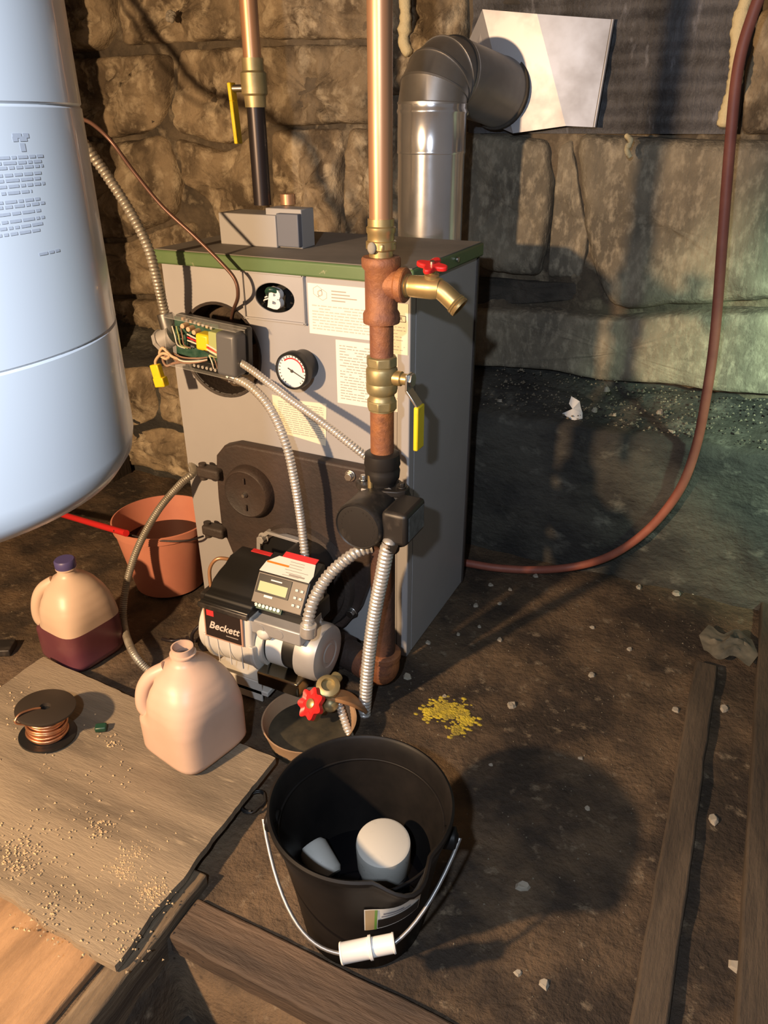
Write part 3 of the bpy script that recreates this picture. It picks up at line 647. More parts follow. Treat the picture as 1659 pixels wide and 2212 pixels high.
# metal junction box on the right of the housing
MB().box((XC+0.070, hy-0.030, top-0.026), (0.122, 0.085, 0.032)).build('junction_box', SILVER, burner, bev=0.003)
for k in range(2): MB().cyl((XC+0.035+0.045*k, hy-0.0735, top-0.026), (XC+0.035+0.045*k, hy-0.0715, top-0.026), 0.011, n=18).build('knockout', SILVER, burner)
# control with display
u = Vector((1, 0, 0)); n_ = Vector((0, -0.82, 0.57)).normalized(); v = n_.cross(u)
co = Vector((XC+0.062, hy-0.028, TC+0.058)); mc = frame(co, u, v, n_)
MB().box((XC+0.064, hy+0.002, TC+0.012), (0.132, 0.095, 0.044)).build('control_base', BLACKPL, burner, bev=0.004)
cp_ = [(hy-0.040, TC+0.030), (hy-0.052, TC+0.036), (hy-0.012, TC+0.092), (hy+0.045, TC+0.106), (hy+0.05, TC+0.02)]
ctl = MB(mx_).prism(cp_, XC+0.002, XC+0.124).build('control_box', BLACKPL, burner, bev=0.003)
d_ = Vector((0, 0.040, 0.056)); dn = d_.normalized(); nn = Vector((0, -dn.z, dn.y)); cen = Vector((XC+0.063, hy-0.032, TC+0.064))
mc = frame(cen, (1, 0, 0), dn, nn)
pan = MB(mc).box((0, 0, 0.0012), (0.116, 0.062, 0.003)).build('control_face', PANELG, ctl, bev=0.0012)
MB(mc).box((-0.016, 0.009, 0.0032), (0.078, 0.038, 0.0016)).build('display_bezel', BLACKPL, pan, bev=0.0006)
MB(mc).box((-0.016, 0.004, 0.0044), (0.066, 0.020, 0.0012)).build('display', LCD, pan, smooth=0)
MB(mc).box((-0.012, 0.0205, 0.0042), (0.026, 0.0026, 0.0006)).build('face_print', WHITEPL, pan, smooth=0)
MB(mc).box((-0.022, -0.0135, 0.0036), (0.020, 0.0045, 0.0006)).build('face_print', WHITEPL, pan, smooth=0)
for i in range(2):
    for j in range(3): MB(mc).box((0.037+0.012*i, 0.014-0.015*j, 0.0036), (0.007, 0.006, 0.0024)).build('button', SILVER, pan, bev=0.0008)
MB(mc).box((-0.018, -0.034, -0.001), (0.066, 0.014, 0.006)).build('terminal_strip', PCB, ctl, smooth=0)
for k in range(7): MB(mc).cyl((-0.044+0.0088*k, -0.034, 0.001), (-0.044+0.0088*k, -0.034, 0.005), 0.0036, n=10).build('terminal_screw', CONDUIT, ctl)
d2 = Vector((0, 0.057, 0.014)).normalized(); n2 = Vector((0, -d2.z, d2.y)); c2 = Vector((XC+0.063, hy+0.016, TC+0.099)); m2 = frame(c2, (1, 0, 0), d2, n2)
lb = MB(m2).prism([(-0.058, -0.031), (0.058, -0.031), (0.058, -0.012), (0.046, 0.018), (-0.040, 0.018), (-0.058, -0.004)], 0.0008, 0.0024).build('control_label', PAPER, ctl, smooth=0)
MB(m2).box((0.006, 0.026, 0.0016), (0.078, 0.016, 0.0022)).build('label_red_band', REDPRINT, lb, smooth=0)
MB(m2).box((-0.030, -0.004, 0.0027), (0.052, 0.005, 0.0004)).build('label_orange_band', ORANGE, lb, smooth=0)
b = MB(m2); rr = random.Random(4)
for k in range(6):
    z = 0.012-0.0075*k; b.box((rr.uniform(.005, .02), z-0.002, 0.0026), (rr.uniform(.03, .06), 0.0012, 0.0003))
b.box((0.026, -0.024, 0.0026), (0.036, 0.004, 0.0003)); b.build('label_print', FAINT2, lb, smooth=0)
MB(mx_).prism([(hy-0.030, TC+0.030), (hy-0.005, TC+0.080), (hy+0.03, TC+0.085), (hy+0.03, TC+0.030)], XC+0.1245, XC+0.126).build('side_label', PAPER, ctl, smooth=0)
# motor along +x
my, mz = hy-0.012, hz-0.004
motor = MB().cyl((XB1, my, mz), (XB1+0.125, my, mz), 0.052, n=40).build('motor', BLACKPL, burner, smooth=40)
MB().cyl((XB1+0.022, my, mz), (XB1+0.060, my, mz), 0.0528, n=40).build('motor_label_band', PAPER, motor, smooth=40)
b = MB(axis_m((XB1+0.092, my, mz), (1, 0, 0))); b.lathe([(0.060, 0), (0.061, 0.012), (0.061, 0.036), (0.057, 0.047), (0.045, 0.051), (0.030, 0.051), (0.028, 0.0495), (0.022, 0.0495), (0.020, 0.051)], 44)
mcap = b.build('motor_end_cap', SILVER, motor, smooth=30)
MB().cyl((XB1+0.002, my, mz), (XB1+0.018, my, mz), 0.060, n=40).build('motor_front_ring', BURNERW, motor, smooth=40)
for a in (-40, 40, 140, 220):
    ca, sa = math.cos(math.radians(a-90)), math.sin(math.radians(a-90)); yy, zz = my+0.058*ca, mz+0.058*sa
    MB().cyl((XB1+0.005, yy, zz), (XB1+0.10, yy, zz), 0.003, n=8).build('tie_rod', STEEL, motor)
    MB().box((XB1+0.098, yy, zz), (0.016, 0.014, 0.014)).build('tie_rod_lug', BURNERW, motor, bev=0.003)
MB().box((XB1+0.058, my-0.046, mz-0.058), (0.100, 0.050, 0.034), None).build('capacitor_cover', NICKEL, motor, bev=0.004)
b = MB(); b.ball((XB1+0.025, my-0.052, mz+0.050), 0.015, 14, (1.2, 1, 1)); b.build('cable_bushing', BURNERW, motor, smooth=60)
# fuel pump and lines hanging on the left of the housing
b = MB(); b.cyl((XB0-0.060, hy+0.01, hz+0.01), (XB0-0.030, hy+0.01, hz+0.01), 0.035, n=24); b.box((XB0-0.045, hy+0.01, hz+0.042), (0.036, 0.05, 0.03))
b.build('fuel_pump', BLACKPAINT, burner, bev=0.004)
b = MB(); b.tube(smoothpath([(XB0-0.05, hy+0.01, hz+0.06), (XB0-0.055, hy+0.02, hz+0.10), (XB0-0.035, hy+0.03, hz+0.125), (XB0+0.00, hy+0.05, hz+0.115)], 8), 0.004, 8); b.build('fuel_line', COPPER, burner, smooth=60)
b = MB(); b.tube(smoothpath([(XB0-0.05, hy-0.02, hz-0.01), (XB0-0.075, hy-0.04, hz-0.04), (XB0-0.10, hy-0.02, 0.03), (XB0-0.15, hy+0.02, 0.02)], 8), 0.004, 8); b.build('fuel_line', BLKPIPE, burner, smooth=60)

# ================================================================== SUPPLY RISER (pipe in front of the boiler)
PX, PY = 0.003, -0.13
def zr(y): return py(822, y, PY).z
riser = thing('supply_riser', 'copper and rusty iron riser with tee and ball valve in front of the boiler', 'pipe', (PX, PY, zr(1040)))
def vc(name, y0, y1, r, material, parent=riser, prof=None, n=32):
    z1, z0 = (zr(y0), zr(y1)); b = MB(Matrix.Translation((PX, PY, z0))); h = z1-z0
    b.lathe([(r*k, h*t) for k, t in prof] if prof else [(r, 0), (r, h)], n); return b.build(name, material, parent, smooth=40)
MB().cyl((PX, PY, zr(505)), (PX, PY, 2.2), 0.0188, n=36).build('copper_pipe', COPPER, riser, smooth=40)
ad = vc('brass_adapter', 472, 556, 0.022, BRASS, prof=[(0.9, 0), (0.9, .22), (1.12, .24), (1.12, .42), (1.0, .45), (1.0, .62), (1.08, .66), (1.08, .78), (0.98, .82), (0.98, 1)])
MB(Matrix.Translation((PX, PY, zr(540)))).prism([(0.0265*math.cos(k*math.pi/3), 0.0265*math.sin(k*math.pi/3)) for k in range(6)], 0, 0.012).build('hex_nut', BRASS, ad, bev=0.002)
b = MB(); b.ball((PX-0.004, PY-0.0255, zr(532)), 0.008, 10, (1, .6, 1.2)); b.build('sealant_dab', PALE, ad, smooth=60)
tee = vc('rusty_tee', 554, 696, 0.028, RUST, prof=[(1.1, 0), (1.12, .03), (1.12, .14), (0.98, .20), (0.98, .80), (1.16, .86), (1.16, .97), (1.08, 1)])
zt_ = zr(612)
MB(axis_m((PX, PY, zt_), (1, 0, 0))).lathe([(0.024, 0), (0.024, 0.030), (0.028, 0.034), (0.028, 0.044), (0.026, 0.046)], 30).build('tee_branch', RUST, tee, smooth=40)
vc('rusty_nipple', 690, 782, 0.0205, RUST)
bv = vc('ball_valve', 768, 884, 0.0262, BRASS_D, prof=[(0.92, 0), (0.92, .22), (0.86, .24), (0.86, .30), (1.02, .34), (1.06, .40), (1.06, .50), (1.02, .52), (1.06, .54), (1.06, .76), (0.98, .80), (0.90, .82), (0.90, .99), (0.84, 1)])
for y in (780, 872):
    MB(Matrix.Translation((PX, PY, zr(y)-0.008))).prism([(0.0275*math.cos(k*math.pi/4+.2), 0.0275*math.sin(k*math.pi/4+.2)) for k in range(8)], 0, 0.017).build('valve_hex', BRASS_D, bv, bev=0.002)
zs = zr(812); st = Vector((PX+0.02, PY, zs))
MB(axis_m(st, (1, 0, 0))).lathe([(0.013, 0), (0.013, 0.018), (0.010, 0.020), (0.010, 0.032)], 20).build('valve_stem', BRASS, bv, smooth=40)
MB(axis_m(st+Vector((0.030, 0, 0)), (1, 0, 0))).prism([(0.013*math.cos(k*math.pi/3), 0.013*math.sin(k*math.pi/3)) for k in range(6)], 0, 0.011).build('stem_nut', STEEL, bv, bev=0.001)
# lever: flat bar down then outwards
def flatbar(b, pts, wv, th):
    for a, c in zip(pts, pts[1:]):
        a = Vector(a); c = Vector(c); d = (c-a).normalized(); wv = Vector(wv); n_ = d.cross(wv).normalized()
        P = []
        for p in (a-d*0.0005, c+d*0.0005):
            for s1, s2 in ((-1, -1), (1, -1), (1, 1), (-1, 1)): P.append(p+wv*(0.5*s1)+n_*(th*0.5*s2))
        b.add(P, [(0, 1, 2, 3), (7, 6, 5, 4), (0, 4, 5, 1), (1, 5, 6, 2), (2, 6, 7, 3), (3, 7, 4, 0)])
    return b
lx0 = st.x+0.034
L1 = [(lx0, PY-0.004, zs+0.012), (lx0, PY-0.004, zs-0.016), (lx0+0.020, PY-0.004, zs-0.042), (lx0+0.020, PY-0.004, zs-0.112)]
lev = flatbar(MB(), L1, (0, 0.024, 0), 0.0045).build('valve_lever', STEEL, bv, bev=0.001)
flatbar(MB(), [(lx0+0.020, PY-0.004, zs-0.042), (lx0+0.020, PY-0.004, zs-0.122)], (0, 0.030, 0), 0.009).build('yellow_grip', YELPL, lev, bev=0.0025)
vc('rusty_nipple', 880, 985, 0.0215, RUST)
un = vc('black_union', 974, 1042, 0.032, BLACKPAINT, prof=[(0.8, 0), (0.86, .12), (1.0, .2), (1.04, .42), (0.98, .50), (1.0, .55), (1.06, .62), (1.0, .94), (0.8, 1)])
# hose bib
bib = thing('hose_bib', 'brass hose bib with a red handle screwed into the rusty tee', 'faucet', (PX+0.046, PY, zt_))
s0 = Vector((PX+0.044, PY, zt_))
MB(axis_m(s0, (1, 0, 0))).lathe([(0.019, 0), (0.019, 0.004), (0.017, 0.005), (0.019, 0.007), (0.017, 0.009), (0.017, 0.012), (0.0175, 0.014), (0.0185, 0.048), (0.0165, 0.062)], 26).build('bib_body', BRASS, bib, smooth=35)
d0 = Vector((0.80, 0.0, -0.60)).normalized()
b = MB(); b.tube(smoothpath([s0+Vector((0.048, 0, 0.001)), s0+Vector((0.064, 0, -0.003)), s0+Vector((0.064, 0, -0.003))+d0*0.030], 6), 0.0155, 20)
b.add([], []); b.build('spout', BRASS, bib, smooth=40)
q = s0+Vector((0.064, 0, -0.003))+d0*0.028
MB(axis_m(q, d0)).lathe([(0.0155, 0), (0.0175, 0.001), (0.0165, 0.003), (0.0178, 0.005), (0.0165, 0.007), (0.0178, 0.009), (0.017, 0.013), (0.012, 0.013), (0.012, 0.004)], 24).build('hose_thread', BRASS, bib, smooth=30)
hd = s0+Vector((0.046, 0, 0.014)); ax = Vector((0.12, -0.25, 1)).normalized()
MB(axis_m(hd, ax)).lathe([(0.012, 0), (0.012, 0.008), (0.007, 0.010), (0.007, 0.020)], 18).build('bonnet', BRASS, bib, smooth=35)
mh = axis_m(hd+ax*0.018, ax)
b = MB(mh); pr = [( (0.020+0.0065*math.cos(4*t))*math.cos(t), (0.020+0.0065*math.cos(4*t))*math.sin(t)) for t in [2*math.pi*i/40 for i in range(40)]]
b.prism(pr, 0, 0.008); hw = b.build('red_handle', REDPL, bib, bev=0.002)
MB(mh).cyl((0, 0, 0.008), (0, 0, 0.012), 0.004, n=10).build('handle_screw', STEEL, hw)

# ================================================================== CIRCULATOR PUMP
zp = zr(1090)
pump = thing('circulator_pump', 'black circulator pump with a round motor and square terminal box below the rusty union', 'pump', (PX, PY, zp-0.08))
ztop = zr(1046); zbot = zp-0.068
for zz, nm in ((ztop-0.004, 'flange'), (zbot, 'flange')):
    fl = MB(Matrix.Translation((PX, PY, zz))).prism([(-0.052, -0.010), (-0.040, -0.022), (0, -0.034), (0.040, -0.022), (0.052, -0.010), (0.052, 0.010), (0.040, 0.022), (0, 0.034), (-0.040, 0.022), (-0.052, 0.010)], -0.006, 0.006).build(nm, BLACKPAINT, pump, bev=0.002)
    for sx in (-1, 1): bolt((PX+sx*0.040, PY, zz+0.006), (0, 0, 1), 0.0065, fl, STEEL if sx < 0 else BLACKPAINT, 0.010); 
MB().box((PX-0.016, PY-0.034, ztop-0.004), (0.022, 0.004, 0.011)).build('flange_tag', CONDUIT, pump, bev=0.001)
MB().cyl((PX-0.012, PY-0.026, ztop+0.002), (PX-0.012, PY-0.026, ztop+0.028), 0.005, n=10).build('brass_stud', BRASS, pump)
MB().cyl((PX, PY, zbot), (PX, PY, ztop), 0.026, n=28).build('volute_neck', BLACKPAINT, pump, smooth=40)
b = MB(axis_m((PX, PY, zp), (0, -1, 0))); b.lathe([(0.046, -0.035), (0.052, -0.02), (0.052, 0.015), (0.045, 0.020)], 36); b.build('volute', BLACKPAINT, pump, smooth=40)
b = MB(axis_m((PX-0.002, PY-0.015, zp), (0, -1, 0)))
b.lathe([(0.044, 0), (0.047, 0.004), (0.047, 0.076), (0.0455, 0.083), (0.043, 0.086), (0.041, 0.084), (0.038, 0.0845)], 44); b.build('motor_can', BLACKPAINT, pump, smooth=32)
b = MB(front((PX-0.002, PY-0.098, zp)))
b.lathe([(0.038, 0), (0.038, 0.0012)], 40); cp2 = b.build('motor_face', BLACKPL, pump)
b = MB(front((PX-0.002, PY-0.0992, zp)))
for k in range(26):
    a = 2*math.pi*k/26
    if 5 < k % 13 < 8: continue
    b.box((0.033*math.cos(a), 0.033*math.sin(a), 0.0004), (0.003, 0.003, 0.0006))
b.build('embossed_marks', BLACKPAINT, cp2, smooth=0)['kind'] = 'stuff'
MB().box((PX+0.066, PY-0.048, zp+0.006), (0.050, 0.086, 0.064)).build('terminal_box', BLACKPAINT, pump, bev=0.008, seg=3)
MB().box((PX+0.0916, PY-0.048, zp+0.006), (0.0012, 0.066, 0.046)).build('terminal_label', mat('worn_label', (0.16, 0.17, 0.165), 0.5, col2=(0.07, 0.075, 0.075), scale=50), pump, smooth=0)
# lower return pipe
ret = thing('return_pipe', 'brown rusted return pipe and elbow under the circulator pump', 'pipe', (PX, PY, 0))
zl = zbot-0.006; ze = 0.048
MB(Matrix.Translation((PX, PY, zl-0.028))).lathe([(0.024, 0), (0.033, 0.006), (0.034, 0.026), (0.028, 0.028)], 28).build('pipe_collar', RUST_D, ret, smooth=40)
MB().cyl((PX, PY, ze+0.03), (PX, PY, zl-0.02), 0.0245, n=30).build('vertical_pipe', RUST_D, ret, smooth=40)
b = MB(); b.tube(smoothpath([(PX, PY, ze+0.045), (PX, PY, ze+0.018), (PX-0.012, PY+0.004, ze), (PX-0.045, PY+0.012, ze-0.004), (PX-0.06, PY+0.016, ze-0.004)], 6), 0.034, 24); b.build('elbow', RUST, ret, smooth=60)
MB(axis_m((PX, PY, ze+0.040), (0, 0, 1))).lathe([(0.034, 0), (0.037, 0.003), (0.037, 0.014), (0.033, 0.017)], 28).build('elbow_bead', RUST, ret, smooth=40)
MB().cyl((PX-0.05, PY+0.014, ze-0.004), (PX-0.20, PY+0.05, ze), 0.033, n=28).build('horizontal_pipe', BROWNCI, ret, smooth=40)
MB().cyl((PX-0.105, PY+0.027, ze-0.002), (PX-0.13, PY+0.033, ze-0.002), 0.039, n=28).build('pipe_coupling', BROWNCI, ret, smooth=40)

# ================================================================== DRAIN VALVE, TRAY
dv = thing('drain_valve', 'brass drain valve with a red wheel handle over the round tan tray', 'valve', (-0.10, -0.20, 0.03))
d1 = pz(708, 1490, 0.085); 
MB(axis_m(d1, (0.25, -0.30, 0.9))).lathe([(0.016, -0.028), (0.018, -0.024), (0.018, 0.004), (0.024, 0.008), (0.024, 0.018), (0.018, 0.022), (0.014, 0.023), (0.014, 0.012)], 22).build('valve_body', BRASS_D, dv, smooth=35)
d2_ = pz(676, 1521, 0.078); ax = (d2_-d1).normalized(); 
b = MB(); b.cyl(d1, d2_, 0.009, n=14); b.ball(d1+Vector((0.012, -0.012, -0.022)), 0.017, 12); b.build('valve_bonnet', BRASS_D, dv, smooth=40)
wn = Vector((-0.30, -0.70, 0.62)).normalized(); mw = axis_m(d2_, wn); b = MB(mw)
pr = [((0.0285+0.0042*math.cos(7*t))*math.cos(t), (0.0285+0.0042*math.cos(7*t))*math.sin(t)) for t in [2*math.pi*i/70 for i in range(70)]]
P = [(x, y, z) for z in (0, 0.010) for x, y in pr]+[(x*0.62, y*0.62, z) for z in (0.007, 0.003) for x, y in pr]; F = []
for k in range(3): F += [(k*70+i, k*70+(i+1) % 70, (k+1)*70+(i+1) % 70, (k+1)*70+i) for i in range(70)]
F += [(210+i, 210+(i+1) % 70, (i+1) % 70, i) for i in range(70)]
b.add(P, F); b.lathe([(0.022, 0.003), (0.022, 0.006)], 30)
hwl = b.build('wheel_handle', REDPL, dv, smooth=40)
MB(mw).lathe([(0.010, 0.004), (0.010, 0.009), (0.006, 0.011)], 14).build('handle_nut', BRASS, hwl)
MB().cyl(d1+Vector((0, 0.04, 0.005)), d1, 0.012, n=14).build('valve_inlet', BRASS_D, dv)
tc = pz(668, 1556, 0.045); tc.z = 0
tray = thing('round_tray', 'round tan drip tray with dark sludge on the floor below the burner', 'tray', tc)
MB(Matrix.Translation(tc)).lathe([(0.072, 0.003), (0.080, 0.006), (0.092, 0.046), (0.094, 0.050), (0.091, 0.050), (0.078, 0.010), (0.07, 0.008)], 48).build('tray_body', TRAYM, tray, smooth=40)
MB(Matrix.Translation(tc)).lathe([(0.080, 0.0), (0.084, 0.022)], 40, fn=lambda q, a: q).build('sludge', SLUDGE, tray)
wp = pz(748, 1520, 0.05)
b = MB(frame(wp, Vector((0.55, 0.55, -0.6)).normalized(), Vector((0.7, -0.7, 0.0)).normalized(), Vector((0.42, 0.42, 0.8)).normalized()))
P = []; F = []; n = 10
for i in range(n+1):
    t = i/n; wd = 0.010+0.012*math.sin(math.pi*t); 
    for (s_, h) in ((-1, -.003), (1, -.003), (1, .005), (-1, .005)): P.append((-0.05+0.1*t, s_*wd, h+0.012*math.sin(math.pi*t)))
for i in range(n):
    for k in range(4): F.append((i*4+k, i*4+(k+1) % 4, (i+1)*4+(k+1) % 4, (i+1)*4+k))
F += [(3, 2, 1, 0), (n*4, n*4+1, n*4+2, n*4+3)]
tag(b.add(P, F).build('wood_shard', mat('orange_wood', (0.42, 0.22, 0.09), 0.6, col2=(0.28, 0.14, 0.06), scale=12), smooth=50, bev=0.002), 'curved orange-brown wood shard leaning on the tan tray rim', 'shard')

# ================================================================== FLUE
FY = 0.45; FR = 0.0745
FX = py(930, 400, FY).x
flue = thing('flue_pipe', 'shiny galvanised flue pipe rising behind the boiler and bending into the wall', 'flue pipe', (FX, FY, 0.0))
zf = lambda y: py(930, y, FY).z
z0, z1, z2 = zf(700), zf(325), zf(225)
MB(Matrix.Translation((FX, FY, 0))).lathe([(FR, 0.30), (FR, z1-.002)], 56).build('lower_section', GALV, flue, smooth=40)
MB(Matrix.Translation((FX, FY, 0))).lathe([(FR+.0012, z1-0.006), (FR+.0022, z1-.003), (FR+.0012, z1), (FR+.0012, z2-.02), (FR+.003, z2-.016), (FR+.003, z2-.012), (FR+.001, z2-.008), (FR+.001, z2)], 56).build('upper_section', GALV, flue, smooth=40)
# four-gore elbow from vertical to the direction of the wall
hd_ = Vector((0.26, 0.95, -0.10)).normalized(); zax = Vector((0, 0, 1)); RB = 0.058
cenb = Vector((FX, FY, z2)) + Vector((hd_.x, hd_.y, 0)).normalized()*RB
def bend(t):
    e = Vector((hd_.x, hd_.y, 0)).normalized(); return cenb - e*RB*math.cos(t) + zax*RB*math.sin(t), (e*math.sin(t)+zax*math.cos(t))
tmax = math.radians(99); ng = 4
for g in range(ng):
    t0, t1 = tmax*g/ng, tmax*(g+1)/ng; V = []; F = []; n = 48
    side = Vector((hd_.y, -hd_.x, 0)).normalized()
    rows = [(t0, 1.0), (t0, 1.03), (t0+(t1-t0)*.08, 1.03), (t0+(t1-t0)*.12, 1.005), (t1, 1.005)]
    for (t, k) in rows:
        c_, d_ = bend(t); up_ = side.cross(d_)
        for i in range(n):
            a = 2*math.pi*i/n; V.append(c_+side*(FR*k*math.cos(a))+up_*(FR*k*math.sin(a)))
    for j in range(len(rows)-1):
        for i in range(n): F.append((j*n+i, j*n+(i+1) % n, (j+1)*n+(i+1) % n, (j+1)*n+i))
    MB().add(V, F).build('elbow_gore', GALV_DULL, flue, smooth=30)
ce, de = bend(tmax)
PYW = WY-0.03
ln = (PYW+0.01-ce.y)/de.y
MB(axis_m(ce-de*0.01, de)).lathe([(FR*1.02, 0), (FR*1.035, 0.006), (FR*1.02, 0.012), (FR, 0.014), (FR, ln*0.9+0.01), (FR*1.02, ln*.9+.014), (FR*1.02, ln+.02)], 56, cap0=False).build('horizontal_section', GALV_DULL, flue, smooth=35)
b = MB(); b.ball(ce+Vector((0.045, -0.02, -0.075)), 0.006, 8); b.build('sheet_metal_screw', STEEL, flue)
# thimble plate on the wall, folded sheet
def wp_(x, y, d): p = py(x, y, WY-d); return (p.x, p.y, p.z)
A_ = [wp_(1005, 105, .004), wp_(1042, 20, .028), wp_(1160, 30, .028), wp_(1324, 42, .002), wp_(1284, 275, .002), wp_(1222, 272, .028), wp_(1108, 288, .028), wp_(1018, 250, .004)]
_n = (Vector(A_[5])-Vector(A_[2])).cross(Vector(A_[3])-Vector(A_[2])); _d = ray(1284, 275)
A_[4] = tuple(CAM+_d*((Vector(A_[2])-CAM).dot(_n)/_d.dot(_n)))
b = MB(); th = Vector((0, 0.002, 0))
def sheet(b, ids):
    P = [Vector(A_[i]) for i in ids]; n = len(P); Q = P+[p+th for p in P]
    b.add(Q, [tuple(range(n)), tuple(range(2*n-1, n-1, -1))]+[(i, n+i, n+(i+1) % n, (i+1) % n) for i in range(n)])
sheet(b, [1, 2, 5, 6]); sheet(b, [0, 1, 6, 7]); sheet(b, [2, 3, 4, 5])
plate = thing('thimble_plate', 'folded galvanised sheet covering the wall around the flue outlet', 'metal sheet', A_[6])
b.build('sheet_face', GALV_P, plate, smooth=0)
e3, e4 = Vector(A_[3]), Vector(A_[4])
MB().tube([e3, e4], 0.004, 8).build('hemmed_edge', GALV_P, plate, smooth=60)
MB(axis_m(ce+de*(ln-.004), de)).lathe([(FR*1.0, 0), (FR*1.09, 0), (FR*1.09, .006), (FR*1.0, .006)], 48, cap0=False, cap1=False).build('sealant_ring', STONE_D, plate, smooth=40)

# ================================================================== BACK PIPE AND BOX ON THE LID
LZ = H_+0.030
bx = thing('relay_box', 'grey metal box with a dark slate cover on top of the boiler', 'metal box', (-0.4, 0.25, LZ))
r0 = pz(478, 527, LZ); Yb = r0.y
xa, xm, xb_ = py(474, 490, Yb).x, py(596, 490, Yb).x, py(646, 490, Yb).x
zt1, zt2 = py(530, 462, Yb).z, py(610, 452, Yb).z
MB().box(((xa+xm)/2, Yb+0.04, (LZ+zt1)/2), (xm-xa, 0.08, zt1-LZ)).build('box_body', BOXGREY, bx, bev=0.002)
MB().box(((xm-0.03+xb_)/2, Yb+0.035, (LZ+zt2)/2), (xb_-xm+0.03, 0.05, zt2-LZ)).build('box_side', BOXGREY, bx, bev=0.002)
MB().box(((xm+xb_)/2+.002, Yb+0.004, (LZ+zt2)/2-.002), (xb_-xm-.004, 0.016, zt2-LZ-.012)).build('slate_cover', BOXDARK, bx, bev=0.002)
bp = thing('back_riser', 'black steel and copper pipe with a yellow-handled valve behind the boiler top', 'pipe', (-0.4, Yb+0.06, zt2))
RYp = Yb+0.06; RXp = py(566, 420, RYp).x
zb = lambda y: py(560, y, RYp).z
MB().cyl((RXp, RYp, zt2), (RXp, RYp, zb(225)), 0.0185, n=26).build('black_pipe', BLKPIPE, bp, smooth=40)
vb = MB(Matrix.Translation((RXp, RYp, zb(232)))).lathe([(0.021, 0), (0.022, .02), (0.026, .024), (0.026, .060), (0.021, .064), (0.021, zb(125)-zb(232))], 28).build('brass_valve', BRASS_D, bp, smooth=35)
MB().cyl((RXp, RYp, zb(130)), (RXp, RYp, 2.2), 0.0175, n=26).build('copper_pipe', COPPER, bp, smooth=40)
hz_ = zb(190)
lv = MB().cyl((RXp-0.02, RYp, hz_), (RXp-0.055, RYp-0.005, hz_), 0.007, n=12).build('valve_stem', STEEL, vb, smooth=40)
flatbar(MB(), [(RXp-0.052, RYp-0.005, hz_+0.01), (RXp-0.050, RYp-0.005, hz_-0.022), (RXp-0.046, RYp-0.005, hz_-0.100)], (0, 0.02, 0), 0.008).build('yellow_lever', YELPL, vb, bev=0.002)
b = MB(); p = py(622, 432, RYp+.03); b.cyl((p.x, RYp+.03, zt2), (p.x, RYp+.03, p.z+.012), 0.016, n=18); tag(b.build('pipe_stub', COPPER, smooth=40), 'short copper pipe stub behind the slate cover box', 'pipe')

# ================================================================== CONTROL BOX (open aquastat) WITH WIRES
ao = py(455, 745, -0.065); ang = math.radians(-4)
ma = frame(ao, (math.cos(ang), 0, math.sin(ang)), (-math.sin(ang), 0, math.cos(ang)), (0, -1, 0))
aq = thing('aquastat_control', 'open wired control with circuit board in front of the round boiler opening', 'control box', (ao.x, -0.03, ao.z-0.06))
def A(x, y, d=0.0):     # pixel -> point on the control's plane, d metres towards the viewer
    return py(x, y, -0.065-d)
MB(ma).box((0, 0, -0.012), (0.178, 0.098, 0.024)).build('case_back', BLACKPL, aq, bev=0.006, seg=3)
MB(ma).box((-0.030, 0.006, 0.003), (0.110, 0.080, 0.004)).build('circuit_board', PCB, aq, smooth=0)
MB(ma).cyl((0.03, 0, -0.024), (0.03, 0, -0.115), 0.018, n=20).build('mounting_stem', BLACKPAINT, aq)
gc = MB(ma).box((0.062, -0.002, 0.012), (0.048, 0.088, 0.048)).build('relay_cover', CASE, aq, bev=0.008, seg=3)
MB(ma).box((0.028, 0.012, 0.012), (0.020, 0.052, 0.036)).build('transformer_frame', LIME, aq, bev=0.002)
MB(ma).box((0.002, 0.012, 0.014), (0.032, 0.034, 0.034)).build('transformer_coil', YELPL, aq, bev=0.005)
for k in range(4): MB(ma).cyl((-0.052+0.014*k, 0.034-0.004*k, 0.004), (-0.052+0.014*k, 0.034-0.004*k, 0.022), 0.006, 0.005, n=12).build('tan_capacitor', TAN, aq, bev=0.001)
for k in range(8): MB(ma).box((-0.058+0.010*k, 0.046-0.001*k, 0.008), (0.006, 0.006, 0.010)).build('board_component', CONDUIT if k % 2 else TAN, aq, bev=0.001)
for k in range(6): MB(ma).box((-0.068+0.017*(k % 3), 0.010-0.014*(k//3), 0.010), (0.010, 0.009, 0.012)).build('board_component', (BLACKPL, PCB, CASE)[k % 3], aq, bev=0.001)
tb = MB(ma).box((0.000, -0.040, 0.010), (0.070, 0.020, 0.022)).build('terminal_block', BLACKPL, aq, bev=0.002)
for k in range(6): MB(ma).cyl((-0.026+0.0105*k, -0.042, 0.021), (-0.026+0.0105*k, -0.042, 0.024), 0.0034, n=10).build('terminal_screw', CONDUIT, tb)
cv = MB(ma)
cv.box((0.0, 0.050, 0.018), (0.180, 0.0015, 0.036)); cv.box((0.0, -0.0525, 0.014), (0.180, 0.0015, 0.030)); cv.box((-0.089, 0, 0.016), (0.0015, 0.10, 0.034))
cv.build('clear_cover_edge', CLEAR, aq, smooth=0)
REDW = mat('red_wire_jacket', (0.60, 0.02, 0.03), 0.4); WHW = mat('white_wire_jacket', (0.72, 0.66, 0.58), 0.45); BKW = mat('black_wire_jacket', (0.015, 0.014, 0.014), 0.4); BRW = mat('brown_wire_jacket', (0.28, 0.17, 0.12), 0.45)
def wire(pts, material, r=0.0018, name='wire'): return MB().tube(smoothpath(pts, 8), r, 8).build(name, material, aq, smooth=60)
for k, (mt) in enumerate((WHW, REDW, WHW, BKW)):
    o = 5*k; wire([A(405, 722+o*1.3, .014), A(432, 736+o, .026), A(460, 752+o, .030), A(486, 767+o*.7, .022)], mt)
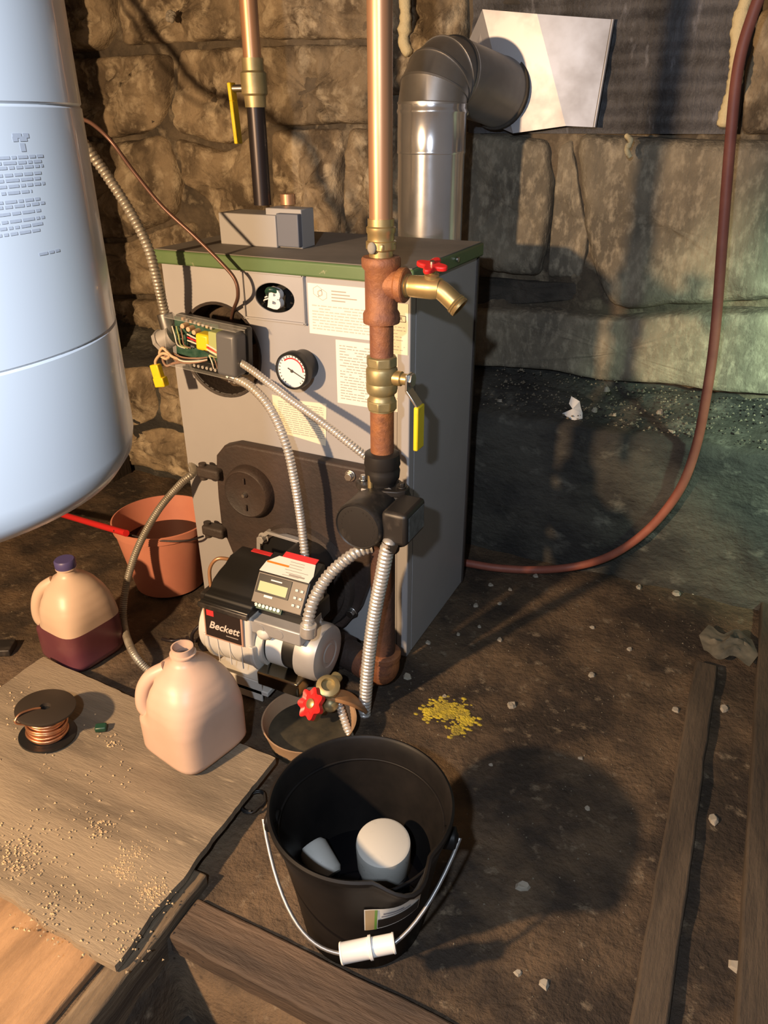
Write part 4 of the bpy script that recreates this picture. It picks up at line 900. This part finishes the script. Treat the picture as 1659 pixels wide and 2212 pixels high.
for k, mt in enumerate((BRW, BKW, WHW, BRW)):
    wire([A(372, 762+4*k, .012), A(395, 772+4*k, .030), A(425, 774+3*k, .028), A(448, 772+2*k, .018)], mt)
for k, mt in enumerate((WHW, BRW, WHW)):
    wire([A(452+8*k, 768, .02), A(458+8*k, 782, .028), A(462+8*k, 796, .022)], mt, 0.0016)
for k, mt in enumerate((WHW, LIME, BRW)):
    wire([A(372+9*k, 705, .012), A(378+8*k, 725, .026), A(384+7*k, 745, .022), A(400+6*k, 752, .015)], mt, 0.0016)
b = MB(); b.tube(smoothpath([A(395, 778, .02), A(372, 770, .028), A(352, 752, .03), A(345, 765, .03), A(358, 775, .028), A(366, 768, .03), A(350, 764, .034), A(336, 780, .03), A(340, 796, .03)], 8), 0.0032, 8); b.build('wire_loop', TAN, aq, smooth=60)
b = MB(); b.tube(smoothpath([A(392, 782, .018), A(375, 785, .02), A(360, 790, .024), A(352, 775, .026), A(366, 762, .026)], 8), 0.003, 8); b.build('wire_loop', BRW, aq, smooth=60)
yc = A(342, 810, .03); my_ = frame(yc, (math.cos(.2), 0, math.sin(.2)), (-math.sin(.2), 0, math.cos(.2)), (0, -1, 0))
yb = MB(my_).box((0, 0.008, 0), (0.022, 0.030, 0.014)).build('yellow_connector', YELPL, aq, bev=0.002)
MB(my_).box((0.002, -0.015, 0), (0.027, 0.020, 0.017)).build('connector_plug', YELPL, yb, bev=0.002)
# connectors
for (x, y, dx, dy) in ((496, 770, 14, 8), (497, 810, 14, 8)):
    p = A(x, y, .012); q = A(x+dx, y+dy, .012); cn = MB().cyl(p, q, 0.0115, n=18).build('cable_connector', STEEL, aq, smooth=40)
    MB().cyl(p, p.lerp(q, .3), 0.015, n=6).build('locknut', STEEL, cn)
p = A(357, 690, .004); MB().cyl(p+Vector((0, 0, .012)), p-Vector((-.008, 0, .030)), 0.016, n=18).build('cable_connector', STEEL, aq, smooth=40)
b = MB(); b.cyl(A(352, 735, .01), A(376, 722, .006), 0.021, n=20); b.cyl(A(347, 738, .01), A(353, 734, .01), 0.024, n=8); b.build('conduit_locknut', SILVER, aq, smooth=40)

# ================================================================== FLEXIBLE CONDUITS AND CABLES
conduit('armored_cable', [A(510, 778, .012), A(545, 800, .018), A(620, 858, .030), A(700, 915, .045), A(760, 962, .05), A(800, 992, .04), py(835, 1010, -0.10)], 0.0082, 0.0062, CONDUIT, 'thin armored cable running from the open control diagonally behind the rusty pipe', 'cable')
conduit('armored_cable', [A(512, 818, .012), A(545, 838, .020), A(585, 885, .035), A(618, 960, .05), A(638, 1050, .055), A(652, 1140, .05), py(660, 1215, -0.13)], 0.0098, 0.0070, CONDUIT, 'armored cable looping from the open control down to the burner display box', 'cable')
g0_ = Vector((PX+0.058, PY-0.082, zp-0.030))
con = conduit('flexible_conduit', [g0_, py(838, 1180, PY-.090), py(826, 1240, PY-.088), py(812, 1310, PY-.084), py(800, 1390, PY-.082), py(792, 1470, PY-.082), py(787, 1540, PY-.082), py(785, 1590, PY-.080), py(787, 1640, PY-.06)], 0.0142, 0.0088, CONDUIT, 'thick flexible metal conduit dropping from the pump terminal box to the floor', 'conduit')
conn = MB().cyl(g0_+Vector((0, -0.004, 0.008)), g0_+Vector((-0.003, -0.006, -0.010)), 0.0155, 0.0135, n=20).build('conduit_connector', STEEL, con, smooth=40)
conduit('flexible_conduit', [py(800, 1182, PY-.03), py(765, 1196, PY-.055), py(720, 1232, PY-.085), py(690, 1272, PY-.11), py(672, 1312, PY-.135), py(664, 1352, PY-.15)], 0.0125, 0.0088, CONDUIT, 'thick flexible metal conduit curving from the pump base to the burner junction box', 'conduit')
jb = py(666, 1352, PY-.15)
tag(MB().cyl(jb+Vector((0.001, 0, 0.004)), jb+Vector((-0.001, 0, -0.022)), 0.0165, n=20).build('conduit_fitting', CONDUIT, smooth=40, bev=0.002), 'bright metal conduit fitting on the burner junction box', 'fitting')
conduit('armored_cable', [py(686, 1318, -0.19), py(690, 1345, -0.20), py(684, 1372, -0.205)], 0.006, 0.0062, CONDUIT, 'short armored cable beside the burner motor cap', 'cable')
conduit('armored_cable', [pz(722, 1492, .075), pz(732, 1520, .055), pz(742, 1550, .035), pz(752, 1580, .02), pz(764, 1612, .014)], 0.0088, 0.0072, CONDUIT, 'short armored cable over the tan tray beside the drain valve', 'cable')
conduit('armored_cable', [Vector((pr_.x-.05, .40, 2.2)), Vector((pr_.x-.05, .36, 1.75)), py(70, 110, .10), py(120, 205, -0.06), py(150, 262, -0.12), py(178, 305, -0.14), py(228, 375, -0.12), py(280, 455, -0.11), py(318, 530, -0.10), py(338, 600, -0.09), py(352, 660, -0.075), py(359, 690, -0.072)], 0.0105, 0.0075, CONDUIT_D, 'armored cable arching from behind the white tank down to the open control', 'cable')
b = MB().tube(smoothpath([Vector((pr_.x-.02, .41, 2.2)), Vector((pr_.x-.02, .37, 1.70)), py(80, 150, .12), py(125, 215, -.04), py(165, 250, -.10), py(200, 268, -.11), py(240, 305, -.11), py(290, 372, -.09), py(350, 445, -.07), py(420, 510, -.055), py(480, 570, -.05), py(508, 605, -.05), py(514, 640, -.045), py(505, 668, -.01), py(500, 690, .03)], 10), 0.0038, 8)
tag(b.build('capillary_tube', CAPIL, smooth=60), 'thin brown copper capillary tube drooping over the boiler lid', 'tube')
conduit('armored_cable', [Vector((-.592, .10, py(440, 1000, .03).z)), Vector((-.590, .03, py(430, 1008, -.0).z)), py(418, 1020, -.02), py(390, 1045, -.05), py(340, 1105, -.09), py(295, 1190, -.14), py(270, 1280, -.19), py(268, 1350, -.23), pz(288, 1410, .045), pz(325, 1452, .012), pz(372, 1480, .012)], 0.0092, 0.0050, CONDUIT_D, 'dull armored cable looping in front of the pink bucket to the open jug', 'cable', depth=0.14)
b = MB(); wl = pz(548, 1736, .006)
b.tube([(wl.x+(.018+.002*math.sin(5*t))*math.cos(t), wl.y+.026*math.sin(t), .007+.004*t/6) for t in [i*.35 for i in range(34)]], 0.0022, 7)
tag(b.build('wire_coil', BKW, smooth=60), 'small black wire coil on the floor by the plywood edge', 'wire')
# fuel lines / clutter under the burner left
b = MB().tube(smoothpath([pz(425, 1385, .02), pz(395, 1382, .012), pz(370, 1384, .012), pz(350, 1380, .008)], 8), 0.004, 8)
tag(b.build('wire_offcut', BLKPIPE, smooth=60), 'dark wire offcut on the floor left of the burner', 'wire')

# ================================================================== PINK BUCKET
pc = Vector((-0.705, 0.020, 0.0)); PH = 0.195
pb = thing('pink_bucket', 'salmon pink plastic bucket with dark liquid beside the boiler', 'bucket', pc)
MB(Matrix.Translation(pc)).lathe([(0.086, 0.002), (0.090, 0.004), (0.120, PH-0.022), (0.124, PH-0.020), (0.126, PH), (0.122, PH+0.001), (0.118, PH-0.02), (0.088, 0.010)], 56).build('pail', PINK, pb, smooth=40)
MB(Matrix.Translation(pc)).lathe([(0.098, 0.12), (0.1085, 0.128)], 48).build('dark_liquid', OIL, pb)
b = MB(); 
b.tube(smoothpath([pz(246, 1146, PH+.004), pz(330, 1166, PH-.004), pz(400, 1168, PH-.004), pz(440, 1158, PH-.002)], 8), 0.0025, 8); b.build('wire_bail', BLKPIPE, pb, smooth=60)
r1, r2 = pz(20, 1078, 0.010), pz(266, 1150, PH+0.0095)
tag(MB().tube([r1, r1.lerp(r2, .5), r2+(r2-r1)*0.02], 0.0085, 10).build('red_bar', REDPL, smooth=60), 'red painted bar leaning from the floor onto the pink bucket rim', 'bar')

# ================================================================== JUGS
def jug(name, base, rotz, lower, upper, label, liquid=None, cap=None, sz=1.0, sx=1.0):
    t = thing(name, label, 'jug', base)
    M = Matrix.Translation(base) @ Matrix.Rotation(rotz, 4, 'Z') @ Matrix.Diagonal((sx, sx, sz, 1))
    n = 64
    def sec(k, z):   # superellipse section, half width, exponent
        return k
    lv = [(0.0, .060, 5), (.004, .067, 5), (.016, .0735, 5), (.10, .075, 4.5), (.125, .075, 3.5), (.145, .0725, 3), (.165, .066, 2.6), (.185, .055, 2.2), (.200, .040, 2), (.210, .026, 2), (.216, .0205, 2), (.224, .0195, 2)]
    def ring(z, r, e, k=1.0):
        out = []
        for i in range(n):
            a = 2*math.pi*i/n; c, s_ = math.cos(a), math.sin(a)
            q = (abs(c)**e+abs(s_)**e)**(-1/e); x, y = r*k*q*c, r*k*q*s_
            # handle corner: pinch the +x+y corner inward above the middle so the grip stands free
            w_ = max(0, 1-abs(((a-math.pi/4+math.pi) % (2*math.pi))-math.pi)/0.62); zz = max(0, min(1, (z-.085)/.03))*max(0, min(1, (.205-z)/.03))
            f = 1-0.42*w_*w_*zz*(1.0 if e > 2.2 else .6)
            out.append((x*f, y*f, z))
        return out
    # interpolate levels
    L = []
    for (z0, r0, e0), (z1, r1, e1) in zip(lv, lv[1:]):
        m_ = max(1, int((z1-z0)/0.006))
        for k in range(m_): f = k/m_; L.append((z0+(z1-z0)*f, r0+(r1-r0)*f, e0+(e1-e0)*f))
    L.append(lv[-1])
    def body(rows, nm, mt, c0, c1, k=1.0):
        P = []; F = []
        for r in rows: P += ring(*r, k)
        for j in range(len(rows)-1):
            for i in range(n): F.append((j*n+i, j*n+(i+1) % n, (j+1)*n+(i+1) % n, (j+1)*n+i))
        if c0: F.append(tuple(range(n-1, -1, -1)))
        if c1: F.append(tuple(range((len(rows)-1)*n, len(rows)*n)))
        return MB(M).add(P, F).build(nm, mt, t, smooth=50)
    if liquid:
        lo_ = [r for r in L if r[0] <= liquid+.001]; hi_ = [r for r in L if r[0] >= lo_[-1][0]-1e-6]
        body(lo_, 'filled_lower_body', lower, True, False); body(hi_, 'upper_body', upper, False, False)
    else: body(L, 'jug_body', upper, True, False)
    # handle: tube standing off the pinched corner
    d = Vector((1, 1, 0)).normalized()
    hp = [d*0.064+Vector((0, 0, .082)), d*0.078+Vector((0, 0, .102)), d*0.079+Vector((0, 0, .130)), d*0.071+Vector((0, 0, .160)), d*0.056+Vector((0, 0, .182)), d*0.032+Vector((0, 0, .196))]
    MB(M).tube(smoothpath(hp, 8), 0.0135, 16).build('handle', upper, t, smooth=60)
    nk = MB(M).lathe([(.0195, .220), (.0195, .226), (.0225, .227), (.0225, .230), (.019, .231), (.019, .244), (.0165, .244), (.0165, .226)], 32, cap0=False, cap1=False).build('neck', upper, t, smooth=40)
    if cap: 
        MB(M).lathe([(.0215, .229), (.0225, .231), (.0225, .246), (.020, .249)], 36).build('cap', cap, t, smooth=40)
    return t
jb1 = pz(184, 1408, 0.0); jug('milk_jug', Vector((jb1.x, jb1.y, 0.002)), math.radians(172), PURPLE, JUG2, 'milk jug half full of purple fluid with a violet cap', liquid=0.105, cap=BLUECAP)
jb2 = pz(425, 1604, 0.042); jug('milk_jug', Vector((jb2.x, jb2.y, 0.0425)), math.radians(168), JUG, JUG, 'open uncapped pinkish milk jug standing on the plywood sheet', sz=0.93, sx=1.05)

# ================================================================== SPOOL
sb = pz(104, 1592, 0.042); sb.z = 0.0425
sp = thing('wire_spool', 'black spool of copper wire on the plywood sheet', 'spool', sb)
Ms = Matrix.Translation(sb) @ Matrix.Rotation(math.radians(-6), 4, 'X') @ Matrix.Rotation(math.radians(4), 4, 'Y')
MB(Ms).lathe([(0.050, 0.004), (0.052, 0.005), (0.052, 0.009), (0.028, 0.010)], 40).build('spool_flange', BLACKPL, sp, smooth=35)
fl = MB(Ms).lathe([(0.028, 0.066), (0.053, 0.067), (0.054, 0.069), (0.054, 0.072), (0.052, 0.073), (0.010, 0.073), (0.009, 0.066)], 44, cap0=False, cap1=False).build('spool_flange', mat('brown_black_plastic', (0.030, 0.022, 0.016), 0.5), sp, smooth=35)
MB(Ms).lathe([(0.009, 0.064), (0.009, 0.066)], 20).build('spool_hole', BLACKPL, fl)
cs = mat('copper_wire', (0.62, 0.30, 0.16), 0.35, 0.9)
for k in range(11):
    rr_ = 0.034+0.0025*math.sin(k*1.7)
    P = [Ms @ Vector((rr_*math.cos(t), rr_*math.sin(t), 0.013+0.0048*k+0.0008*math.sin(3*t+k))) for t in [2*math.pi*i/36 for i in range(37)]]
    MB().tube(P, 0.0028, 7, cap=False).build('copper_winding', cs, sp, smooth=60)
b = MB(Ms); b.tube(smoothpath([(-0.004, -0.008, 0.072), (-0.010, -0.024, 0.0765), (-0.016, -0.045, 0.0765), (-0.014, -0.056, 0.066), (-0.004, -0.040, 0.055)], 8), 0.0022, 8); b.build('loose_wire_end', cs, sp, smooth=60)
gpn = pz(219, 1575, 0.045)
tag(MB(Matrix.Translation((gpn.x, gpn.y, 0.049)) @ Matrix.Rotation(.6, 4, 'Z') @ Matrix.Rotation(.12, 4, 'X')).box((0, 0, 0), (0.022, 0.016, 0.012)).build('plastic_scrap', GREENPL, bev=0.003), 'small dark green plastic scrap on the plywood beside the spool', 'scrap')

# ================================================================== BLACK BUCKET
kc = Vector((0.205, -0.615, 0.0)); KH = 0.238
bk = thing('black_bucket', 'black plastic pail with pouring lip and wire bail on the dirt floor', 'bucket', kc)
sd_ = pz(895, 1925, KH)-kc; sang = math.atan2(sd_.y, sd_.x)
def lip(q, a):
    x, y, z = q; d = ((a-sang+math.pi) % (2*math.pi))-math.pi
    f = max(0, math.cos(min(math.pi/2, abs(d)/0.36*math.pi/2)))**1.6 * max(0, min(1, (z-0.13)/(KH-0.13)))**1.5
    r = math.hypot(x, y); k = (r+0.026*f)/r if r > 1e-6 else 1
    return (x*k, y*k, z-0.010*f)
MB(Matrix.Translation(kc)).lathe([(0.088, 0.002), (0.092, 0.005), (0.104, 0.10), (0.112, 0.15), (0.120, 0.195), (0.1265, 0.215), (0.1285, KH-0.006), (0.1325, KH-0.003), (0.1325, KH+0.003), (0.129, KH+0.005), (0.125, KH+0.002), (0.1225, 0.213), (0.1165, 0.192), (0.1085, 0.150), (0.100, 0.10), (0.086, 0.010)], 96, fn=lip).build('pail', BUCKET, bk, smooth=50)
MB(Matrix.Translation(kc)).lathe([(0.094, 0.066), (0.0955, 0.072)], 60).build('dark_liquid', OIL, bk)
P_ = [kc+Vector((0.1195*math.cos(t), 0.1195*math.sin(t), 0.203)) for t in [2*math.pi*i/72 for i in range(73)]]
MB().tube(P_, 0.0022, 8, cap=False).build('inner_ridge', BUCKET, bk, smooth=60)
# bail
e1, e2 = pz(578, 1800, 0.205), pz(962, 1838, 0.205)
ea = math.atan2(e2.y-e1.y, e2.x-e1.x); ev = Vector((math.cos(ea), math.sin(ea), 0)); dv_ = Vector((ev.y, -ev.x, 0))
for s_ in (-1, 1):
    p = kc+ev*s_*0.128+dv_*0.012+Vector((0, 0, 0.200)); MB(axis_m(p, ev*s_)).lathe([(0.016, -0.01), (0.016, 0.008), (0.008, 0.010), (0.006, 0.012)], 18).build('bail_ear', BUCKET, bk, bev=0.002)
pts = []
for k in range(33):
    u0 = -1+k/16; lat = 0.142*u0; out = 1-abs(u0)**2.5
    pts.append(kc+ev*lat+dv_*(0.012+0.130*out)+Vector((0, 0, 0.200-0.086*out)))
pts = [kc-ev*0.130+dv_*0.012+Vector((0, 0, 0.202))]+pts+[kc+ev*0.130+dv_*0.012+Vector((0, 0, 0.202))]
bail = MB().tube(pts, 0.0028, 10).build('wire_bail', DULLSTEEL, bk, smooth=60)
g1, g2 = pts[16], pts[23]
g1 = pts[16]; gd = (pts[24]-pts[16])
MB(axis_m(g1, gd)).lathe([(0.0135, 0), (0.0145, 0.002), (0.0135, 0.004), (0.0135, gd.length*.52), (0.0155, gd.length*.53), (0.0155, gd.length*.58), (0.0125, gd.length*.59), (0.0125, gd.length*.96), (0.0135, gd.length*.97), (0.0130, gd.length)], 24).build('white_grip', WHITEPL, bail, smooth=35)
# curved sticker under the lip
def curved_patch(a0, a1, z0, z1, mt, nm, par, off=0.0012):
    P = []; F = []; n = 14
    rad = lambda z: 0.092+(0.120-0.092)*(z-0.005)/0.19+off
    for j in range(5):
        z = z0+(z1-z0)*j/4
        for i in range(n+1):
            a = a0+(a1-a0)*i/n; r = rad(z); q = lip((r*math.cos(a), r*math.sin(a), z), a); P.append((kc.x+q[0], kc.y+q[1], z))
    for j in range(4):
        for i in range(n): F.append((j*(n+1)+i, j*(n+1)+i+1, (j+1)*(n+1)+i+1, (j+1)*(n+1)+i))
    return MB().add(P, F).build(nm, mt, par, smooth=180)
stk = curved_patch(sang-0.42, sang+0.34, 0.118, 0.172, PAPER, 'sticker', bk)
curved_patch(sang-0.26, sang+0.32, 0.121, 0.143, BLACKPL, 'sticker_dark_photo', stk, 0.0020)
curved_patch(sang-0.41, sang-0.30, 0.119, 0.171, mat('sticker_tan', (0.42, 0.30, 0.16), .5), 'sticker_tan_strip', stk, 0.0020)
curved_patch(sang-0.30, sang-0.27, 0.119, 0.171, mat('sticker_green', (0.14, 0.30, 0.05), .5), 'sticker_green_line', stk, 0.0021)
curved_patch(sang-0.20, sang+0.05, 0.155, 0.159, PRINT, 'sticker_text_line', stk, 0.0020)
curved_patch(sang-0.22, sang+0.16, 0.148, 0.151, PRINT, 'sticker_text_line', stk, 0.0020)
# canisters inside
q = pz(828, 1818, 0.150); axc = Vector((0.05, -0.12, 1)).normalized()
cn = thing('white_canister', 'chalky white filter canister standing in the black bucket', 'canister', q-axc*0.09)
MB(axis_m(q-axc*0.085, axc)).lathe([(0.034, 0), (0.036, 0.004), (0.036, 0.02), (0.040, 0.030), (0.041, 0.078), (0.040, 0.083), (0.036, 0.0855)], 48).build('canister_body', FILTER, cn, smooth=40)
q = pz(690, 1858, 0.082); axd = Vector((-0.5, 0.25, 0.25)).normalized()
tag(MB(axis_m(q-axd*0.03, axd)).lathe([(0.020, 0), (0.024, 0.006), (0.024, 0.05), (0.020, 0.056)], 32).build('white_canister', FILTER, smooth=40), 'small white canister half sunk in the dark liquid of the black bucket', 'canister')

# ================================================================== WHITE TANK (left foreground)
TR = 0.17; dr = ray(-172, 1025); tb_ = CAM + dr*(0.622/dr.dot(FW))
tk = thing('white_tank', 'large white enamel tank hanging at the left edge close to the camera', 'tank', (tb_.x, tb_.y, tb_.z-0.01))
Mt = Matrix.Translation((tb_.x, tb_.y, tb_.z-0.012))
MB(Mt).lathe([(0.08, 0), (TR-0.030, 0.002), (TR-0.012, 0.010), (TR-0.003, 0.022), (TR, 0.036), (TR, 0.125), (TR-.0012, 0.1265), (TR, 0.128), (TR, 0.275), (TR-.0012, 0.2765), (TR, 0.278), (TR, 0.86), (TR-0.01, 0.885), (TR-0.05, 0.90)], 128).build('tank_shell', TANKW, tk, smooth=30)
for a in (0, 2.1, 4.2): MB().cyl((tb_.x+.12*math.cos(a), tb_.y+.12*math.sin(a), tb_.z+0.88), (tb_.x+.12*math.cos(a), tb_.y+.12*math.sin(a), 2.22), 0.006, n=10).build('hanger_rod', STEEL, tk)
def tank_a(x, y):   # pixel -> angle and height on the shell
    d = ray(x, y); o2 = CAM-Vector((tb_.x, tb_.y, 0)); A2 = d.x**2+d.y**2; B2 = 2*(o2.x*d.x+o2.y*d.y); C2 = o2.x**2+o2.y**2-(TR+.0003)**2
    disc = B2*B2-4*A2*C2
    t = (-B2-math.sqrt(max(0, disc)))/(2*A2); p = CAM+d*t; return math.atan2(p.y-tb_.y, p.x-tb_.x), p.z
def tank_strip(b, a0, a1, z, h, sl=0):
    n = max(2, int(abs(a1-a0)/0.03)); P = []
    for i in range(n+1):
        a = a0+(a1-a0)*i/n; r = TR+.0003; P += [(tb_.x+r*math.cos(a), tb_.y+r*math.sin(a), z-h/2), (tb_.x+r*math.cos(a), tb_.y+r*math.sin(a), z+h/2)]
    b.add(P, [(2*i, 2*i+1, 2*i+3, 2*i+2) for i in range(n)])
b = MB(); rr = random.Random(12)
rows = [(293, 27, 62, .0026), (300, 27, 62, .0026), (318, 44, 60, .0045)]+[(y, -60, 60+rr.choice((10, 28, 30, 38, 34)), .0017) for y in (340, 352, 362, 378, 390, 402, 418, 436, 446, 462, 478, 492, 506)]+[(545, 84, 130, .0016)]
for (y, xa, xb, h) in rows:
    a0, z0 = tank_a(xa, y); a1, z1 = tank_a(xb, y)
    a = a0; z = (z0+z1)/2
    while a < a1-0.004:
        w_ = rr.uniform(.018, .06); tank_strip(b, a, min(a1, a+w_), z, h); a += w_+.008
b.build('printed_text', mat('tank_print', (0.52, 0.54, 0.60), 0.5), tk, smooth=0)['kind'] = 'stuff'

# ================================================================== HOSE, DEBRIS
hp = [pz(940, 1208, .0135), pz(1000, 1215, .0135), pz(1075, 1227, .0135), pz(1160, 1231, .0135), pz(1240, 1224, .020), py(1310, 1204, .515), py(1375, 1165, .515), py(1430, 1112, .515), py(1475, 1045, .515), py(1505, 960, .515), py(1525, 860, .50), py(1540, 760, .50), py(1550, 660, .50), py(1562, 500, .50), py(1578, 300, .50), py(1594, 150, .50), py(1620, 50, .50), py(1660, -40, .50), py(1760, -150, .50)]
tag(MB().tube(smoothpath(hp, 10), 0.0108, 14).build('rubber_hose', HOSE, smooth=60), 'long red rubber hose hanging down the right wall and across the floor', 'hose')
# yellow powder
b = MB(); rs = random.Random(8)
ypc = [(940, 1535, 26, 120), (985, 1535, 30, 150), (990, 1572, 20, 90), (960, 1520, 30, 90), (1010, 1550, 20, 60)]
for (x, y, sp_, n) in ypc:
    for k in range(n):
        p = pz(x+rs.gauss(0, sp_*.55), y+rs.gauss(0, sp_*.32), 0); p.z = floor_h(p.x, p.y)+0.0006; r = rs.uniform(.0018, .0055)
        a = rs.uniform(0, 3); b.add([(p.x+r*math.cos(a+1.26*q_)*1.3, p.y+r*math.sin(a+1.26*q_), p.z-.0004) for q_ in range(5)]+[(p.x, p.y, p.z+r*.35)], [(i, (i+1) % 5, 5) for i in range(5)])
o = tag(b.build('yellow_powder', YELPOW, smooth=0), 'patch of yellow powder spilled on the dirt floor right of the return pipe', 'powder'); o['kind'] = 'stuff'
def chip(name, p, r, mt, sd, flat=0.35):
    rs = random.Random(sd); pr = 7; b = MB(); a0 = rs.uniform(0, 6)
    lo = [(r*rs.uniform(.7, 1.25)*math.cos(a0+k*2*math.pi/pr), r*rs.uniform(.6, 1)*math.sin(a0+k*2*math.pi/pr)) for k in range(pr)]
    P = [(x, y, -r*.15) for x, y in lo]+[(x*.7, y*.7, r*flat*rs.uniform(.7, 1.3)) for x, y in lo]
    b.add(P, [tuple(range(pr-1, -1, -1)), tuple(range(pr, 2*pr))]+[(i, (i+1) % pr, pr+(i+1) % pr, pr+i) for i in range(pr)], Matrix.Translation(p) @ Matrix.Rotation(rs.uniform(0, 6), 4, 'Z') @ Matrix.Rotation(rs.uniform(-.25, .25), 4, 'X'))
    return b.build(name, mt, smooth=0)
chips = [(1157, 1246, .009), (1060, 1262, .008), (1102, 1272, .007), (1080, 1300, .007), (1028, 1306, .010), (1036, 1350, .006), (1080, 1378, .009), (990, 1366, .007), (930, 1330, .007), (925, 1385, .008), (880, 1458, .012), (1280, 1352, .007), (1380, 1268, .011), (1460, 1284, .014), (1500, 1280, .009), (1280, 1455, .010), (1360, 1400, .008), (1105, 1518, .012), (1460, 1530, .010), (1565, 1530, .012), (1270, 1740, .006), (1255, 1635, .006), (1175, 2125, .009), (1120, 2100, .007), (1130, 1915, .012), (1500, 1730, .012), (1540, 1770, .012), (1595, 2090, .014), (960, 1500, .007), (640, 1690, .006), (1060, 1650, .005), (1430, 1890, .008)]
for i, (x, y, r) in enumerate(chips):
    p = pz(x, y, 0); p.z = floor_h(p.x, p.y)+r*.12
    if x > 1420 and y < 1300: zn = 'near the crumpled sheet at the right wall'
    elif x > 1540: zn = 'between the two long battens'
    elif x > 1400: zn = 'beside the dark batten right of the bucket'
    elif y < 1290: zn = 'close under the red hose'
    elif x < 1110 and y < 1480: zn = 'along the right side of the boiler'
    elif y < 1560: zn = 'near the yellow powder patch'
    elif y < 1950: zn = 'around the black bucket and its shadow'
    else: zn = 'in front of the plank right of the bucket'
    tag(chip('plaster_chip', p, r, PALE, i), 'pale plaster chip on dirt floor '+zn, 'chip', 'plaster chips '+zn)
# finer crumbs over floor and ledge
b = MB(); rs = random.Random(21)
for k in range(700):
    x = rs.uniform(0.02, 0.72) if k % 3 else rs.uniform(-1.1, 0.7); y = rs.uniform(-0.65, 0.50)
    if -0.6 < x < 0.02 and y > -0.06: continue
    if -0.9 < x < -0.02 and y < -0.27: continue
    if (x-.205)**2+(y+.615)**2 < .02: continue
    if x > .59 and y < .3: continue
    tetra(b, (x, y, floor_h(x, y)-.0004), rs.uniform(.0010, .0032), rs)
o = tag(b.build('floor_crumbs', GRIT, smooth=0), 'fine pale grit sprinkled over the dirt floor', 'grit'); o['kind'] = 'stuff'
b = MB(); rs = random.Random(22)
for k in range(900):
    x = rs.uniform(-0.05, 1.0); t = rs.random(); y = 0.575+0.14*t; z = 0.408+0.075*t
    tetra(b, (x, y, z+.006), rs.uniform(.0015, .0042)*(1.8 if rs.random() < .05 else 1), rs)
o = tag(b.build('ledge_rubble', GRIT, smooth=0), 'pale rubble crumbs along the ledge under the stones', 'rubble'); o['kind'] = 'stuff'
# paper scrap and pale pebbles on the ledge
sc0 = py(1242, 885, .60)
b = MB(frame(sc0, (0.9, 0.1, -0.35), (0.2, 0.25, 0.9), (0.1, -0.9, 0.25)))
P = [(-.022, .028, 0), (.004, .026, .006), (.012, .012, -.002), (.022, .002, .008), (.034, -.030, 0), (-.012, -.026, .004), (-.028, -.024, 0), (-.006, 0, .010), (-.020, .008, .008)]
b.add(P, [(0, 1, 7, 8), (1, 2, 7), (2, 3, 7), (3, 4, 7), (4, 5, 7), (5, 6, 7)])
tag(b.build('paper_scrap', WHITEP, smooth=0), 'crumpled white paper scrap on the ledge below the stones', 'paper')
for i, (x, y, r) in enumerate(((1284, 886, .009), (1080, 866, .007), (1450, 936, .012), (1310, 842, .010), (1425, 890, .009), (1328, 896, .006))):
    p = py(x, y, .60); tag(chip('ledge_pebble', p+Vector((0, 0, -.002)), r, PALE, 90+i, .8), 'pale pebble on the rubble ledge', 'pebble', 'pebbles on the ledge')
# crumpled sheet at the right
cp0 = pz(1570, 1405, 0.0); b = MB(Matrix.Translation(cp0)); n = 16; P = []; F = []
for j in range(n+1):
    for i in range(n+1):
        u0, v0 = i/n-.5, j/n-.5; P.append((u0*.13*(1-.5*abs(v0)), v0*.11+.02*math.sin(9*u0)*(1-abs(u0)), 0.012+0.022*(.5+fbm((u0*4, v0*4, 2), 1.3))*(1-2*abs(u0))*(1-1.6*abs(v0))+0.004))
for j in range(n):
    for i in range(n): F.append((j*(n+1)+i, j*(n+1)+i+1, (j+1)*(n+1)+i+1, (j+1)*(n+1)+i))
tag(b.add(P, F).build('crumpled_sheet', mat('dusty_plastic', (0.20, 0.18, 0.135), .6, col2=(.09, .08, .06), scale=14), smooth=50), 'crumpled dusty sheet on the floor by the far right batten', 'sheet')
# dark scrap at left edge
pd = pz(8, 1415, 0.0)
tag(MB(Matrix.Translation((pd.x-.03, pd.y, .010)) @ Matrix.Rotation(.5, 4, 'Z')).box((0, 0, 0), (0.09, 0.045, 0.016)).build('dark_offcut', BLACKPAINT, bev=0.002), 'flat dark offcut on the floor at the left edge', 'offcut')
